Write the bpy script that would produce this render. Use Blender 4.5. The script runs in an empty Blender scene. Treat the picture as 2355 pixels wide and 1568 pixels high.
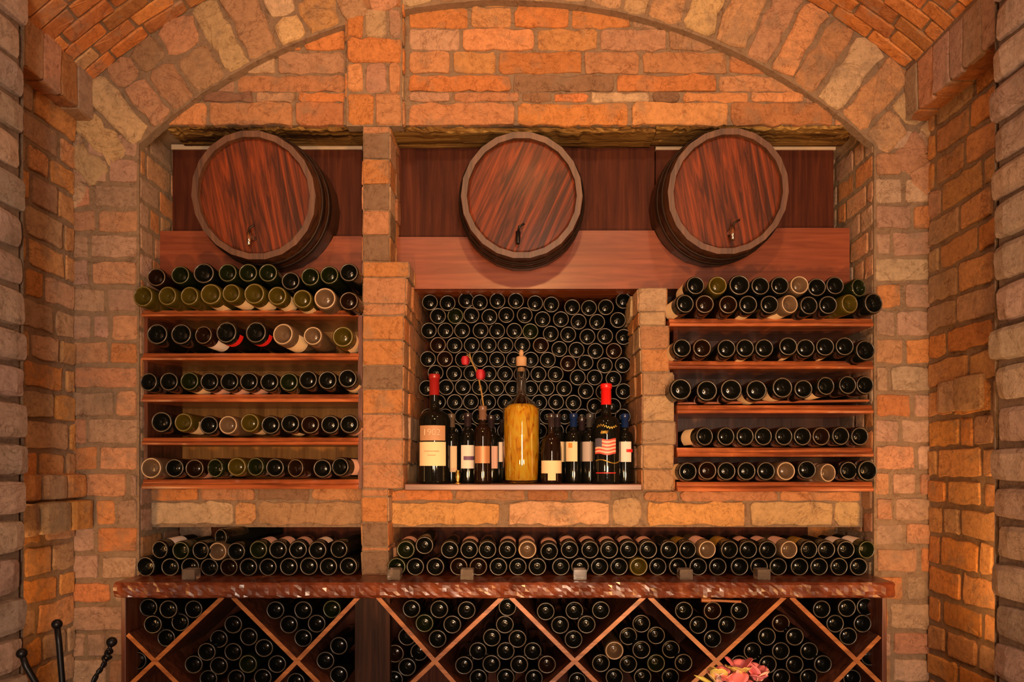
import bpy, bmesh, math, random
import numpy as np
from mathutils import Vector, Matrix, noise as mnoise
sc = bpy.context.scene
C = sc.collection
R = math.radians
F, VX, VY, H = 1600.0, 1195.0, 1070.0, 1.38      # focal length in pixels, vanishing point, camera height

# ------------------------------------------------------------------ camera, world, lights, exposure
cam_d = bpy.data.cameras.new('camera'); cam = bpy.data.objects.new('camera', cam_d); C.objects.link(cam)
cam.location = (0, 0, H); cam.rotation_euler = (R(90), 0, 0)
cam_d.sensor_width = 36; cam_d.lens = F / 2355 * 36
cam_d.shift_x = (1177.5 - VX) / 2355; cam_d.shift_y = (VY - 784) / 2355
cam_d.clip_start = .05
sc.camera = cam
w = bpy.data.worlds.new('world'); sc.world = w; w.use_nodes = True
w.node_tree.nodes['Background'].inputs[0].default_value = (1, .6, .35, 1)
w.node_tree.nodes['Background'].inputs[1].default_value = .01
sc.view_settings.view_transform = 'Standard'; sc.view_settings.look = 'None'
sc.view_settings.gamma = 1; sc.view_settings.use_curve_mapping = False
sc.view_settings.exposure = 0.0
WARM = (1, .50, .17); MID = (1, .66, .40); DAY = (1, .80, .61)
def area(name, loc, target, sx, sy, power, col, spread=180):
    d = bpy.data.lights.new(name, 'AREA'); d.shape = 'RECTANGLE'; d.size = sx; d.size_y = sy
    d.energy = power; d.color = col; d.spread = R(spread)
    o = bpy.data.objects.new(name, d); C.objects.link(o); o.location = loc
    o.rotation_euler = (Vector(target) - Vector(loc)).to_track_quat('-Z', 'Y').to_euler(); return o
def spot(name, loc, target, power, col, angle, blend=.6, size=.04):
    d = bpy.data.lights.new(name, 'SPOT'); d.energy = power; d.color = col
    d.spot_size = R(angle); d.spot_blend = blend; d.shadow_soft_size = size
    o = bpy.data.objects.new(name, d); C.objects.link(o); o.location = loc
    o.rotation_euler = (Vector(target) - Vector(loc)).to_track_quat('-Z', 'Y').to_euler(); return o
area('doorway_light', (0.38, -2.30, 1.25), (-.1, 3, 1.5), .5, 1.8, 150, DAY)
# strip lamps in the nooks, one floor uplight, two lamps on a console in front, a pendant and two small vault lamps
area('nook_lamp_left', (-1.69, 2.27, 1.30), (-1.2, 3.0, 1.45), .05, 1.1, 3.8, WARM)
area('nook_lamp_right', (1.56, 2.20, 1.30), (1.2, 3.0, 1.45), .05, 1.1, 4.4, WARM)
spot('uplight_beam', (.80, 1.15, .14), (.50, 2.9, 2.40), 48, WARM, 90, .6)
spot('console_lamp_left_beam', (-.40, .55, 1.08), (-.22, 2.8, 2.02), 92, WARM, 70, .3, .05)
spot('console_lamp_right_beam', (.62, .55, 1.08), (.42, 2.8, 1.95), 80, WARM, 80, .5, .05)
spot('pendant_beam', (.10, -.10, 2.85), (.05, 2.8, 2.35), 200, WARM, 62, .6, .06)
area('vault_lamp_left', (-.62, 1.35, 3.20), (-.3, 2.9, 1.7), .10, .10, 6, MID)
area('vault_lamp_right', (.62, 1.35, 3.20), (.3, 2.9, 1.7), .10, .10, 6, MID)

# ------------------------------------------------------------------ helpers
def P(px, py, d):
    return Vector(((px - VX) * d / F, d, H - (py - VY) * d / F))
def PX(px, d): return (px - VX) * d / F
def PZ(py, d): return H - (py - VY) * d / F
def link(name, me, mats=(), parent=None):
    o = bpy.data.objects.new(name, me); C.objects.link(o)
    for m in (mats if isinstance(mats, (list, tuple)) else [mats]): me.materials.append(m)
    if parent: o.parent = parent
    return o
def tag(o, label, cat=None, group=None, kind=None):
    if label: o['label'] = label
    if cat: o['category'] = cat
    if group: o['group'] = group
    if kind: o['kind'] = kind
    return o
def empty(name, loc=(0, 0, 0)):
    o = bpy.data.objects.new(name, None); C.objects.link(o); o.location = loc; o.empty_display_size = .05; return o
def struct(o): o['kind'] = 'structure'; return o
class MB:
    """collects boxes, tubes and lathes into one mesh"""
    def __init__(s): s.v = []; s.f = []; s.mi = []
    def add(s, vs, fs, mi=0):
        b = len(s.v); s.v += [tuple(x) for x in vs]; s.f += [tuple(i + b for i in f) for f in fs]; s.mi += [mi] * len(fs)
    def box(s, x0, x1, y0, y1, z0, z1, mi=0):
        s.add([(x, y, z) for x in (x0, x1) for y in (y0, y1) for z in (z0, z1)],
              [(0, 1, 3, 2), (4, 6, 7, 5), (0, 4, 5, 1), (2, 3, 7, 6), (0, 2, 6, 4), (1, 5, 7, 3)], mi)
    def bar(s, a, b, up, w, h, mi=0):
        a, b = Vector(a), Vector(b); t = (b - a).normalized(); sd = t.cross(Vector(up)).normalized(); u = sd.cross(t)
        vs = [p + sd * (i * w / 2) + u * (j * h / 2) for p in (a, b) for i, j in ((-1, -1), (1, -1), (1, 1), (-1, 1))]
        s.add(vs, [(0, 1, 2, 3), (7, 6, 5, 4), (0, 4, 5, 1), (1, 5, 6, 2), (2, 6, 7, 3), (3, 7, 4, 0)], mi)
    def tube(s, pts, rad, n=10, mi=0, cap=True):
        pts = [Vector(p) for p in pts]; rs = rad if isinstance(rad, (list, tuple)) else [rad] * len(pts)
        rings = []; ref = Vector((.13, .31, .94))
        for i, p in enumerate(pts):
            t = (pts[min(i + 1, len(pts) - 1)] - pts[max(i - 1, 0)]).normalized()
            a = t.cross(ref); a = a.normalized() if a.length > 1e-4 else Vector((1, 0, 0)); b = t.cross(a)
            rings.append([p + (a * math.cos(2 * math.pi * k / n) + b * math.sin(2 * math.pi * k / n)) * rs[i] for k in range(n)])
        vs = [v for r in rings for v in r]; fs = []
        for i in range(len(pts) - 1):
            for k in range(n): fs.append((i * n + k, i * n + (k + 1) % n, (i + 1) * n + (k + 1) % n, (i + 1) * n + k))
        if cap: fs += [tuple(range(n))[::-1], tuple(range((len(pts) - 1) * n, len(pts) * n))]
        s.add(vs, fs, mi)
    def lathe(s, prof, n=24, mi=0, mis=None, a0=0, a1=None, M=None):
        """prof: (r, z) list, revolved round local z"""
        full = a1 is None; m = n if full else n + 1; span = 2 * math.pi if full else a1 - a0
        vs = [Vector((r * math.cos(a0 + span * k / n), r * math.sin(a0 + span * k / n), z)) for r, z in prof for k in range(m)]
        if M is not None: vs = [M @ v for v in vs]
        b = len(s.v); s.v += [tuple(v) for v in vs]
        for i in range(len(prof) - 1):
            for k in range(n):
                k2 = (k + 1) % m
                s.f.append((b + i * m + k, b + i * m + k2, b + (i + 1) * m + k2, b + (i + 1) * m + k))
                s.mi.append(mis[i] if mis else mi)
    def sphere(s, c, r, n=12, mi=0, sq=(1, 1, 1)):
        prof = [(max(r * math.sin(math.pi * i / 8), 1e-5), -r * math.cos(math.pi * i / 8)) for i in range(9)]
        s.lathe(prof, n, mi, M=Matrix.Translation(Vector(c)) @ Matrix.Diagonal((*sq, 1)))
    def mesh(s, name, smooth=False):
        me = bpy.data.meshes.new(name); me.from_pydata(s.v, [], s.f); me.polygons.foreach_set('material_index', s.mi)
        if smooth: me.polygons.foreach_set('use_smooth', [True] * len(s.f))
        me.validate(); me.update(); return me
    def build(s, name, mats, parent=None, smooth=False, bevel=0, seg=2):
        o = link(name, s.mesh(name, smooth), mats, parent)
        if bevel:
            b = o.modifiers.new('bevel', 'BEVEL'); b.width = bevel; b.segments = seg; b.limit_method = 'ANGLE'; b.angle_limit = R(40)
        return o

# ------------------------------------------------------------------ materials
def mat(name):
    m = bpy.data.materials.new(name); m.use_nodes = True
    nt = m.node_tree; return m, nt, nt.nodes['Principled BSDF']
def N(nt, t, **kw):
    n = nt.nodes.new(t)
    for k, v in kw.items():
        if k in n.inputs: n.inputs[k].default_value = v
        else: setattr(n, k, v)
    return n
def ramp(nt, fac, stops):
    r = nt.nodes.new('ShaderNodeValToRGB'); el = r.color_ramp.elements
    while len(el) < len(stops): el.new(.5)
    for e, (p, c) in zip(el, stops): e.position = p; e.color = (*c, 1)
    nt.links.new(fac, r.inputs[0]); return r.outputs[0]
def simple(name, col, rough=.5, metal=0, spec=.5, coat=0):
    m, nt, b = mat(name)
    b.inputs['Base Color'].default_value = (*col, 1); b.inputs['Roughness'].default_value = rough
    b.inputs['Metallic'].default_value = metal; b.inputs['Specular IOR Level'].default_value = spec
    b.inputs['Coat Weight'].default_value = coat
    return m
def brick_material(name, bump=.5):
    m, nt, b = mat(name); L = nt.links.new
    tc = N(nt, 'ShaderNodeTexCoord'); at = N(nt, 'ShaderNodeAttribute', attribute_name='tint')
    n1 = N(nt, 'ShaderNodeTexNoise', Scale=9.0, Detail=6.0, Roughness=.65); L(tc.outputs['Object'], n1.inputs['Vector'])
    n2 = N(nt, 'ShaderNodeTexNoise', Scale=38.0, Detail=9.0, Roughness=.86); L(tc.outputs['Object'], n2.inputs['Vector'])
    n3 = N(nt, 'ShaderNodeTexNoise', Scale=16.0, Detail=7.0, Roughness=.72); L(tc.outputs['Object'], n3.inputs['Vector'])
    mx = N(nt, 'ShaderNodeMix', data_type='RGBA', blend_type='MULTIPLY')
    mx.inputs[0].default_value = .9; L(at.outputs['Color'], mx.inputs[6])
    L(ramp(nt, n2.outputs[0], [(.30, (.50, .44, .38)), (.5, (1, 1, 1)), (.70, (1.28, 1.32, 1.36))]), mx.inputs[7])
    # lime mortar smeared over parts of the bricks
    sm = ramp(nt, n1.outputs[0], [(.52, (0, 0, 0)), (.68, (.62, .62, .62))])
    m2 = N(nt, 'ShaderNodeMix', data_type='RGBA'); L(sm, m2.inputs[0]); L(mx.outputs[2], m2.inputs[6])
    m2.inputs[7].default_value = (.34, .235, .155, 1)
    # burnt blotches
    m3 = N(nt, 'ShaderNodeMix', data_type='RGBA', blend_type='MULTIPLY')
    L(ramp(nt, n3.outputs[0], [(.30, (.8, .8, .8)), (.40, (0, 0, 0))]), m3.inputs[0]); L(m2.outputs[2], m3.inputs[6]); m3.inputs[7].default_value = (.55, .45, .4, 1)
    n4 = N(nt, 'ShaderNodeTexNoise', Scale=5.5, Detail=7.0, Roughness=.62, Distortion=1.6); L(tc.outputs['Object'], n4.inputs['Vector'])
    m4 = N(nt, 'ShaderNodeMix', data_type='RGBA', blend_type='MULTIPLY')     # hairline cracks and dark scoring
    L(ramp(nt, n4.outputs[0], [(.488, (0, 0, 0)), (.4995, (.75, .75, .75)), (.511, (0, 0, 0))]), m4.inputs[0]); L(m3.outputs[2], m4.inputs[6]); m4.inputs[7].default_value = (.45, .36, .30, 1)
    L(m4.outputs[2], b.inputs['Base Color']); b.inputs['Roughness'].default_value = .88; b.inputs['Specular IOR Level'].default_value = .25
    v = N(nt, 'ShaderNodeTexVoronoi', Scale=70.0); L(tc.outputs['Object'], v.inputs['Vector'])
    pit = N(nt, 'ShaderNodeMath', operation='LESS_THAN'); L(v.outputs['Distance'], pit.inputs[0]); pit.inputs[1].default_value = .16
    ad = N(nt, 'ShaderNodeMath', operation='MULTIPLY_ADD'); L(pit.outputs[0], ad.inputs[0]); ad.inputs[1].default_value = -.25; L(n2.outputs[0], ad.inputs[2])
    ad2 = N(nt, 'ShaderNodeMath', operation='ADD'); L(ad.outputs[0], ad2.inputs[0]); L(n3.outputs[0], ad2.inputs[1])
    bp = N(nt, 'ShaderNodeBump', Strength=bump, Distance=.02); L(ad2.outputs[0], bp.inputs['Height']); L(bp.outputs[0], b.inputs['Normal'])
    return m
def wood(name, c_dark, c_mid, c_light, scale=1, axis=0, rough=.4, coat=.3, bump=.15, contrast=(.35, .52, .68), rot=(0, 0, 0)):
    m, nt, b = mat(name); L = nt.links.new
    tc = N(nt, 'ShaderNodeTexCoord'); mp = N(nt, 'ShaderNodeMapping')
    s = [26 * scale] * 3; s[axis] = 1.6 * scale
    mp.inputs['Scale'].default_value = s
    mr = N(nt, 'ShaderNodeMapping'); mr.inputs['Rotation'].default_value = rot
    L(tc.outputs['Object'], mr.inputs[0]); L(mr.outputs[0], mp.inputs[0])
    n0 = N(nt, 'ShaderNodeTexNoise', Scale=2.2, Detail=2.0); L(tc.outputs['Object'], n0.inputs['Vector'])
    n1 = N(nt, 'ShaderNodeTexNoise', Scale=1.4, Detail=5.0, Roughness=.6, Distortion=.9); L(mp.outputs[0], n1.inputs['Vector'])
    mm = N(nt, 'ShaderNodeMath', operation='MULTIPLY_ADD'); L(n0.outputs[0], mm.inputs[0]); mm.inputs[1].default_value = .25; L(n1.outputs[0], mm.inputs[2])
    sb = N(nt, 'ShaderNodeMath', operation='SUBTRACT'); L(mm.outputs[0], sb.inputs[0]); sb.inputs[1].default_value = .125
    L(ramp(nt, sb.outputs[0], [(contrast[0], c_dark), (contrast[1], c_mid), (contrast[2], c_light)]), b.inputs['Base Color'])
    b.inputs['Roughness'].default_value = rough; b.inputs['Coat Weight'].default_value = coat; b.inputs['Coat Roughness'].default_value = .25
    bp = N(nt, 'ShaderNodeBump', Strength=bump, Distance=.01); L(n1.outputs[0], bp.inputs['Height']); L(bp.outputs[0], b.inputs['Normal'])
    return m
BRICK = brick_material('old_brick', .8)
BRICK_V = brick_material('vault_brick', .3)
SHELFW = wood('shelf_wood', (.14, .030, .009), (.30, .072, .020), (.44, .125, .038), axis=0, rough=.3, coat=.6)
PANELW = wood('panel_wood', (.036, .008, .004), (.060, .014, .006), (.09, .022, .009), axis=2, rough=.6, coat=.0, bump=.08)
FASCIAW = wood('fascia_wood', (.15, .034, .014), (.20, .048, .020), (.25, .064, .027), axis=0, rough=.42, coat=.25, bump=.03)
BACKW = wood('shelf_back_wood', (.30, .12, .03), (.42, .18, .045), (.52, .23, .06), axis=2, rough=.5, coat=.1, bump=.08)
HEADW = [wood('barrel_head_wood', (.035, .008, .003), (.10, .019, .005), (.21, .037, .008), scale=1.5, axis=1, rough=.58, coat=.06, contrast=(.38, .52, .70), rot=(0, 0, a), bump=.2) for a in (.14, -.45, .22)]
STAVEW = wood('barrel_stave_wood', (.03, .010, .004), (.055, .019, .008), (.085, .032, .013), axis=1, rough=.5, coat=.1)
RIMW = wood('barrel_rim_wood', (.05, .02, .010), (.085, .034, .016), (.12, .05, .024), axis=1, rough=.55, coat=.05)
CABW = wood('cabinet_wood', (.05, .012, .005), (.10, .025, .009), (.16, .042, .014), axis=2, rough=.5, coat=.1)
POSTW = wood('post_wood', (.015, .006, .004), (.03, .012, .007), (.06, .022, .011), axis=2, rough=.6, coat=.0)
RACKW = wood('rack_edge_wood', (.22, .065, .015), (.36, .12, .03), (.48, .17, .045), axis=0, rough=.4, coat=.3)
BEAMW = wood('weathered_beam_wood', (.03, .012, .004), (.17, .085, .022), (.40, .24, .07), scale=.8, axis=0, rough=.85, coat=0, bump=.9, contrast=(.38, .5, .66))
IRON = simple('black_iron', (.012, .010, .010), .38, .6)
HOOP = simple('dark_hoop_iron', (.03, .016, .010), .5, .7)
CHROME = simple('chrome', (.75, .70, .60), .15, 1)
BRASS = simple('brass', (.65, .42, .12), .25, 1)
CREAM = simple('cream_paper', (.75, .55, .32), .7)
WHITEP = simple('white_paper', (.72, .60, .52), .7)
TANP = simple('tan_paper', (.42, .22, .11), .6)
PINKP = simple('pink_paper', (.62, .36, .28), .7)
GOLDP = simple('gold_print', (.55, .33, .06), .35, .7)
REDP = simple('red_paper', (.62, .012, .010), .5)
INK = simple('dark_ink', (.05, .03, .03), .7)
BLUEP = simple('blue_foil', (.006, .018, .075), .18)
PURPLE = simple('purple_print', (.12, .05, .12), .6)
RED_CAP = simple('red_capsule', (.62, .008, .006), .3, 0, .5, .5)
DRED_CAP = simple('dark_red_capsule', (.26, .008, .008), .3, 0, .5, .4)
BLACKCAP = simple('black_capsule', (.02, .012, .014), .25, 0, .6, .5)
CORK = simple('cork', (.45, .26, .13), .8)
def glassy(name, col, ring, rough=.05):
    a = simple(name, col, rough, 0, .33, 0); b = simple(name + '_bearing_ring', ring, .30, 0, .7); c = simple(name + '_punt', col, .12, 0, .08); d = simple(name + '_punt_nub', col, .20, 0, .8); return [a, b, c, d]  # ring colour is paler than the glass, partly for the light it catches
G_DARK = glassy('dark_bottle_glass', (.004, .004, .003), (.085, .06, .04))
G_BROWN = glassy('brown_bottle_glass', (.010, .004, .002), (.10, .065, .035))
G_GREEN = glassy('deep_green_glass', (.006, .008, .002), (.08, .07, .03))
G_OLIVE = glassy('olive_glass', (.045, .032, .004), (.14, .10, .03), .08)
G_CLEAR = glassy('dusty_clear_glass', (.10, .06, .034), (.40, .27, .16), .10)
m, nt, b = mat('clear_glass'); b.inputs['Transmission Weight'].default_value = 1; b.inputs['Roughness'].default_value = .02
b.inputs['Base Color'].default_value = (.97, .95, .9, 1); b.inputs['IOR'].default_value = 1.45; GLASS = m
m, nt, b = mat('golden_liquid'); b.inputs['Transmission Weight'].default_value = .35; b.inputs['Roughness'].default_value = .03
b.inputs['IOR'].default_value = 1.36; LIQUID = m
tc = N(nt, 'ShaderNodeTexCoord'); mp = N(nt, 'ShaderNodeMapping'); mp.inputs['Scale'].default_value = (34, 34, 9); nt.links.new(tc.outputs['Object'], mp.inputs[0])
nz = N(nt, 'ShaderNodeTexNoise', Scale=1.6, Detail=3.0, Distortion=1.2); nt.links.new(mp.outputs[0], nz.inputs['Vector'])
nt.links.new(ramp(nt, nz.outputs[0], [(.30, (.50, .19, .008)), (.42, (1, .47, .015)), (.58, (1, .68, .05))]), b.inputs['Base Color'])  # dark and bright gold streaks paint refraction into the liquid's colour

for m_, v_ in ([(h, .2) for h in HEADW] + [(FASCIAW, .35)]): m_.node_tree.nodes['Principled BSDF'].inputs['Specular IOR Level'].default_value = v_
for m_, v_ in ((PANELW, .12), (BACKW, .12), (BEAMW, .1), (STAVEW, .3)): m_.node_tree.nodes['Principled BSDF'].inputs['Specular IOR Level'].default_value = v_
# ------------------------------------------------------------------ brickwork
PAL = [((.62, .235, .075), 4), ((.56, .26, .12), 4), ((.50, .27, .16), 3), ((.66, .30, .12), 3), ((.45, .19, .08), 2), ((.28, .15, .085), 1.2), ((.60, .38, .22), 1.2)]
PAL_PALE = [((.50, .30, .20), 4), ((.55, .28, .15), 3), ((.58, .24, .09), 2), ((.42, .26, .17), 2), ((.55, .36, .24), 2)]
PAL_SIDE = [((.62, .31, .13), 4), ((.66, .29, .09), 3), ((.55, .33, .19), 2), ((.48, .29, .17), 1.5)]
PAL_STONE = [((.56, .385, .285), 4), ((.60, .40, .285), 3), ((.52, .37, .27), 2)]
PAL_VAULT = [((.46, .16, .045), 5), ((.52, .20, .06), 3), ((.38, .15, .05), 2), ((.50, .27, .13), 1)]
PAL_ARCH = [((.62, .40, .20), 3), ((.60, .30, .13), 3), ((.52, .28, .15), 2), ((.66, .45, .25), 2), ((.42, .24, .13), 1)]
MORTAR = (.38, .245, .148)
class Bricks:
    def __init__(s, seed=1):
        s.v = []; s.f = []; s.c = []; s.r = random.Random(seed)
    def tint(s, pal):
        t = s.r.uniform(0, sum(w for _, w in pal)); c = pal[0][0]
        for c, w in pal:
            t -= w
            if t <= 0: break
        k = s.r.uniform(1.03, 1.36)
        return tuple(min(x * k * s.r.uniform(.95, 1.05), .85) for x in c)
    def brick(s, quad, fn, relief=.006, rad=.012, pal=PAL, bev=.006, wob=.0025, n=5, col=None):
        """quad: 4 (u,v) corners ccw; fn(u,v,h) -> world point"""
        r = s.r; col = col or s.tint(pal); q = [Vector(p) for p in quad]; cen = sum(q, Vector((0, 0))) / 4; out = []
        for i in range(4):
            a, b, c = q[i - 1], q[i], q[(i + 1) % 4]
            e1 = (a - b); e2 = (c - b); rr = min(rad * r.uniform(.6, 1.5), e1.length * .45, e2.length * .45)
            p1 = b + e1.normalized() * rr; p2 = b + e2.normalized() * rr
            for t in (0, .5, 1): out.append(p1.lerp(b, t).lerp(b.lerp(p2, t), t))
            nseg = max(1, int((e2.length - 2 * rr) / .035)); nx = c - e2.normalized() * rr
            for j in range(1, nseg): out.append(p2.lerp(nx, j / nseg))
        out = [p + Vector((r.gauss(0, wob * .6), r.gauss(0, wob))) for p in out]
        m = len(out); b0 = len(s.v); hh = relief * r.uniform(.5, 1.4); tilt = (r.uniform(-.02, .02), r.uniform(-.03, .03))
        for ins, h in ((0, -.012), (0, hh - bev * .7), (bev * .45, hh - bev * .15), (bev * 1.4, hh)):
            for p in out:
                d = p - cen; L = d.length; pp = cen + d * max(0, (L - ins) / L)
                dh = (d.x * tilt[0] + d.y * tilt[1]) if h > 0 else 0
                s.v.append(tuple(fn(pp.x, pp.y, h + dh + (r.gauss(0, .0006) if h > 0 else 0)))); s.c.append(col)
        for k in range(3):
            for i in range(m):
                j = (i + 1) % m; s.f.append((b0 + k * m + i, b0 + k * m + j, b0 + (k + 1) * m + j, b0 + (k + 1) * m + i))
        s.v.append(tuple(fn(cen.x, cen.y, hh + r.uniform(0, .002)))); s.c.append(col); ci = len(s.v) - 1
        for i in range(m): s.f.append((b0 + 3 * m + i, b0 + 3 * m + (i + 1) % m, ci))
    def rows(s, fn, u0, u1, v0, v1, pitch=.103, lens=(.13, .23), joint=.016, pal=PAL, clip=None, jit=.08, **kw):
        v = v0
        while v < v1 - pitch * .3:
            p = pitch * s.r.uniform(1 - jit, 1 + jit); vt = min(v + p, v1); u = u0 - s.r.uniform(0, lens[0])
            while u < u1 - .012:
                L = s.r.uniform(*lens) * (.5 if s.r.random() < .2 else 1); ue = min(u + L, u1); us = max(u, u0)
                if u1 - ue < .035: ue = u1
                if ue - us > .03 and (clip is None or clip((us + ue) / 2, (v + vt) / 2)):
                    j = joint * s.r.uniform(.35, .65); w = s.r.uniform(-.003, .003)
                    s.brick([(us + j, v + j + w), (ue - j, v + j - w), (ue - j, vt - j - w), (us + j, vt - j + w)], fn, pal=pal, **kw)
                if ue >= u1: break
                u = ue
            v = vt
    def backing(s, fn, u0, u1, v0, v1, nu, nv, h=0, clip=None, col=MORTAR, wob=.0015):
        b = len(s.v)
        for j in range(nv + 1):
            for i in range(nu + 1):
                u = u0 + (u1 - u0) * i / nu; v = v0 + (v1 - v0) * j / nv
                s.v.append(tuple(fn(u, v, h + s.r.uniform(-wob, wob)))); s.c.append(col)
        for j in range(nv):
            for i in range(nu):
                if clip and not clip(u0 + (u1 - u0) * (i + .5) / nu, v0 + (v1 - v0) * (j + .5) / nv): continue
                a = b + j * (nu + 1) + i; s.f.append((a, a + 1, a + nu + 2, a + nu + 1))
    def block(s, x0, x1, y0, y1, z0, z1, rad=.03, pal=PAL_STONE, amp=.006, n=5):
        """rounded, lumpy stone block"""
        col = s.tint(pal); b0 = len(s.v); c = Vector(((x0 + x1) / 2, (y0 + y1) / 2, (z0 + z1) / 2)); hs = Vector(((x1 - x0) / 2, (y1 - y0) / 2, (z1 - z0) / 2))
        off = Vector((s.r.uniform(0, 50), s.r.uniform(0, 50), s.r.uniform(0, 50))); idx = {}
        def vert(i, j, k):
            key = (i, j, k)
            if key in idx: return idx[key]
            p = Vector(((2 * i / n - 1) * hs.x, (2 * j / n - 1) * hs.y, (2 * k / n - 1) * hs.z))
            q = Vector([max(-hs[a] + rad, min(hs[a] - rad, p[a])) for a in range(3)]); d = p - q
            if d.length > 1e-6: p = q + d.normalized() * rad
            p += p.normalized() * mnoise.noise((p + off) * 18) * amp
            s.v.append(tuple(c + p)); s.c.append(col); idx[key] = len(s.v) - 1; return idx[key]
        for a in range(n):
            for b in range(n):
                for k in (0, n):
                    s.f.append(tuple(vert(*t) for t in ((a, b, k), (a + 1, b, k), (a + 1, b + 1, k), (a, b + 1, k))))
                    s.f.append(tuple(vert(*t) for t in ((a, k, b), (a + 1, k, b), (a + 1, k, b + 1), (a, k, b + 1))))
                    s.f.append(tuple(vert(*t) for t in ((k, a, b), (k, a + 1, b), (k, a + 1, b + 1), (k, a, b + 1))))
    def build(s, name, m=None, smooth=False):
        me = bpy.data.meshes.new(name); me.from_pydata(s.v, [], s.f)
        ca = me.color_attributes.new('tint', 'FLOAT_COLOR', 'POINT')
        a = np.ones((len(s.v), 4), dtype=np.float32); a[:, :3] = np.array(s.c, dtype=np.float32); ca.data.foreach_set('color', a.ravel())
        bm = bmesh.new(); bm.from_mesh(me); bmesh.ops.recalc_face_normals(bm, faces=bm.faces); bm.to_mesh(me); bm.free()
        me.polygons.foreach_set('use_smooth', [True] * len(me.polygons)) if smooth else None
        return struct(link(name, me, m or BRICK))
# frames: (u, v, h) -> world. back planes face the camera (-y)
def back(d): return lambda u, v, h: (u, d - h, v)
def side(X, s): return lambda u, v, h: (X + s * h, u, v)           # s=+1: faces +x
def flat(Z, s): return lambda u, v, h: (u, v, Z + s * h)
DW, DT, DB = 2.75, 2.79, 3.32                   # pier face, tympanum, back of the recess
XL, XR = PX(172, DW), PX(2135, DW)              # side walls
OL, OR = PX(320, DW), PX(2010, DW)              # opening of the recess
CX, CZ, RO, RI = -.055, H - .292, 2.442, 2.13   # vault circle
def inr(x, z): return (x - CX) ** 2 + (z - CZ) ** 2
# --- back wall: piers, arch ring, tympanum, jambs, masonry round the niche
B = Bricks(3)
spring = CZ + math.sqrt(RI ** 2 - (OL - CX) ** 2)
for (a, b_) in ((XL - .05, OL), (OR, XR + .05)):
    B.rows(back(DW), a, b_, 0.0, spring + .06, .104, (.15, .24), pal=PAL_PALE, wob=.0024, relief=.007, rad=.009, joint=.018)
    B.backing(back(DW), a, b_, 0, spring + .5, 6, 60)
for X, s_ in ((OL, 1), (OR, -1)):
    B.rows(side(X, s_), DW, DB, 0.9, spring + .12, .103, (.14, .2), pal=PAL_PALE, relief=.004, wob=.002, rad=.008, joint=.018)
    B.backing(side(X, s_), DW, DB, .9, spring + .3, 4, 30)
# arch ring of rough voussoirs: two staggered rings, u = angle, v = radius
def ringf(d): return lambda u, v, h: (CX + v * math.sin(u), d - h, CZ + v * math.cos(u))
a_l = math.asin((OL - CX) / RI) - .02; a_r = math.asin((OR - CX) / RI) + .02
u = a_l - .16
while u < a_r + .16:
    w_ = B.r.uniform(.048, .068)
    if B.r.random() < .45:
        B.brick([(u + .0035, RI + .008), (u + w_ - .0035, RI + .008), (u + w_ - .0035, RO - .004), (u + .0035, RO - .004)], ringf(DW), relief=.012, rad=.02, pal=PAL_ARCH, wob=.0035, bev=.012)
    else:
        sp = B.r.uniform(RI + .1, RO - .1)
        B.brick([(u + .0035, RI + .008), (u + w_ - .0035, RI + .008), (u + w_ - .0035, sp - .006), (u + .0035, sp - .006)], ringf(DW), relief=.012, rad=.02, pal=PAL_ARCH, wob=.0035, bev=.012)
        B.brick([(u + .0035, sp + .006), (u + w_ - .0035, sp + .006), (u + w_ - .0035, RO - .004), (u + .0035, RO - .004)], ringf(DW), relief=.012, rad=.02, pal=PAL_ARCH, wob=.0035, bev=.012)
    u += w_
B.backing(ringf(DW), a_l - .16, a_r + .16, RI, RO + .12, 90, 4)
B.backing(lambda u, v, h: (CX + RI * math.sin(u), v, CZ + RI * math.cos(u)), a_l - .02, a_r + .02, DW, DT, 90, 3)   # intrados
# tympanum courses measured at the plane DT
rows_px = [(291, 241, (.30, .46), 14), (238, 217, (.12, .30), 15), (212, 176, (.40, .46), 16), (170, 121, (.16, .36), 17), (117, 69, (.16, .34), 18), (65, 19, (.16, .30), 19), (15, -34, (.16, .3), 20), (-38, -85, (.16, .3), 21), (-88, -135, (.16, .3), 22), (-138, -185, (.16, .3), 23)]
for (ya, yb, ln, sd) in rows_px:
    B.r.seed(sd)
    for (x0, x1) in ((-1.56, PX(797, DT)), (PX(938, DT), 1.47)):
        u = x0
        while u < x1 - .03:
            L_ = B.r.uniform(*ln); e = min(u + L_, x1)
            if x1 - e < .06: e = x1
            if inr((u + e) / 2, PZ((ya + yb) / 2, DT)) < (RI + .12) ** 2:
                B.brick([(u + .007, PZ(ya, DT)), (e - .007, PZ(ya, DT)), (e - .007, PZ(yb, DT)), (u + .007, PZ(yb, DT))], back(DT - (.008 if ya > 215 else 0)), relief=.008, rad=.014, pal=PAL, wob=.003)
            u = e
B.backing(back(DT), -1.7, 1.6, PZ(290, DT), PZ(-300, DT), 40, 16, clip=lambda u, v: inr(u, v) < (RI + .16) ** 2)
B.backing(back(DT - .008), -1.56, 1.5, PZ(290, DT), PZ(214, DT), 40, 3)
B.backing(lambda u, v, h: (u, DT - .008 + v, PZ(290, DT) + h), -1.56, 1.5, 0, .33, 20, 1)
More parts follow.
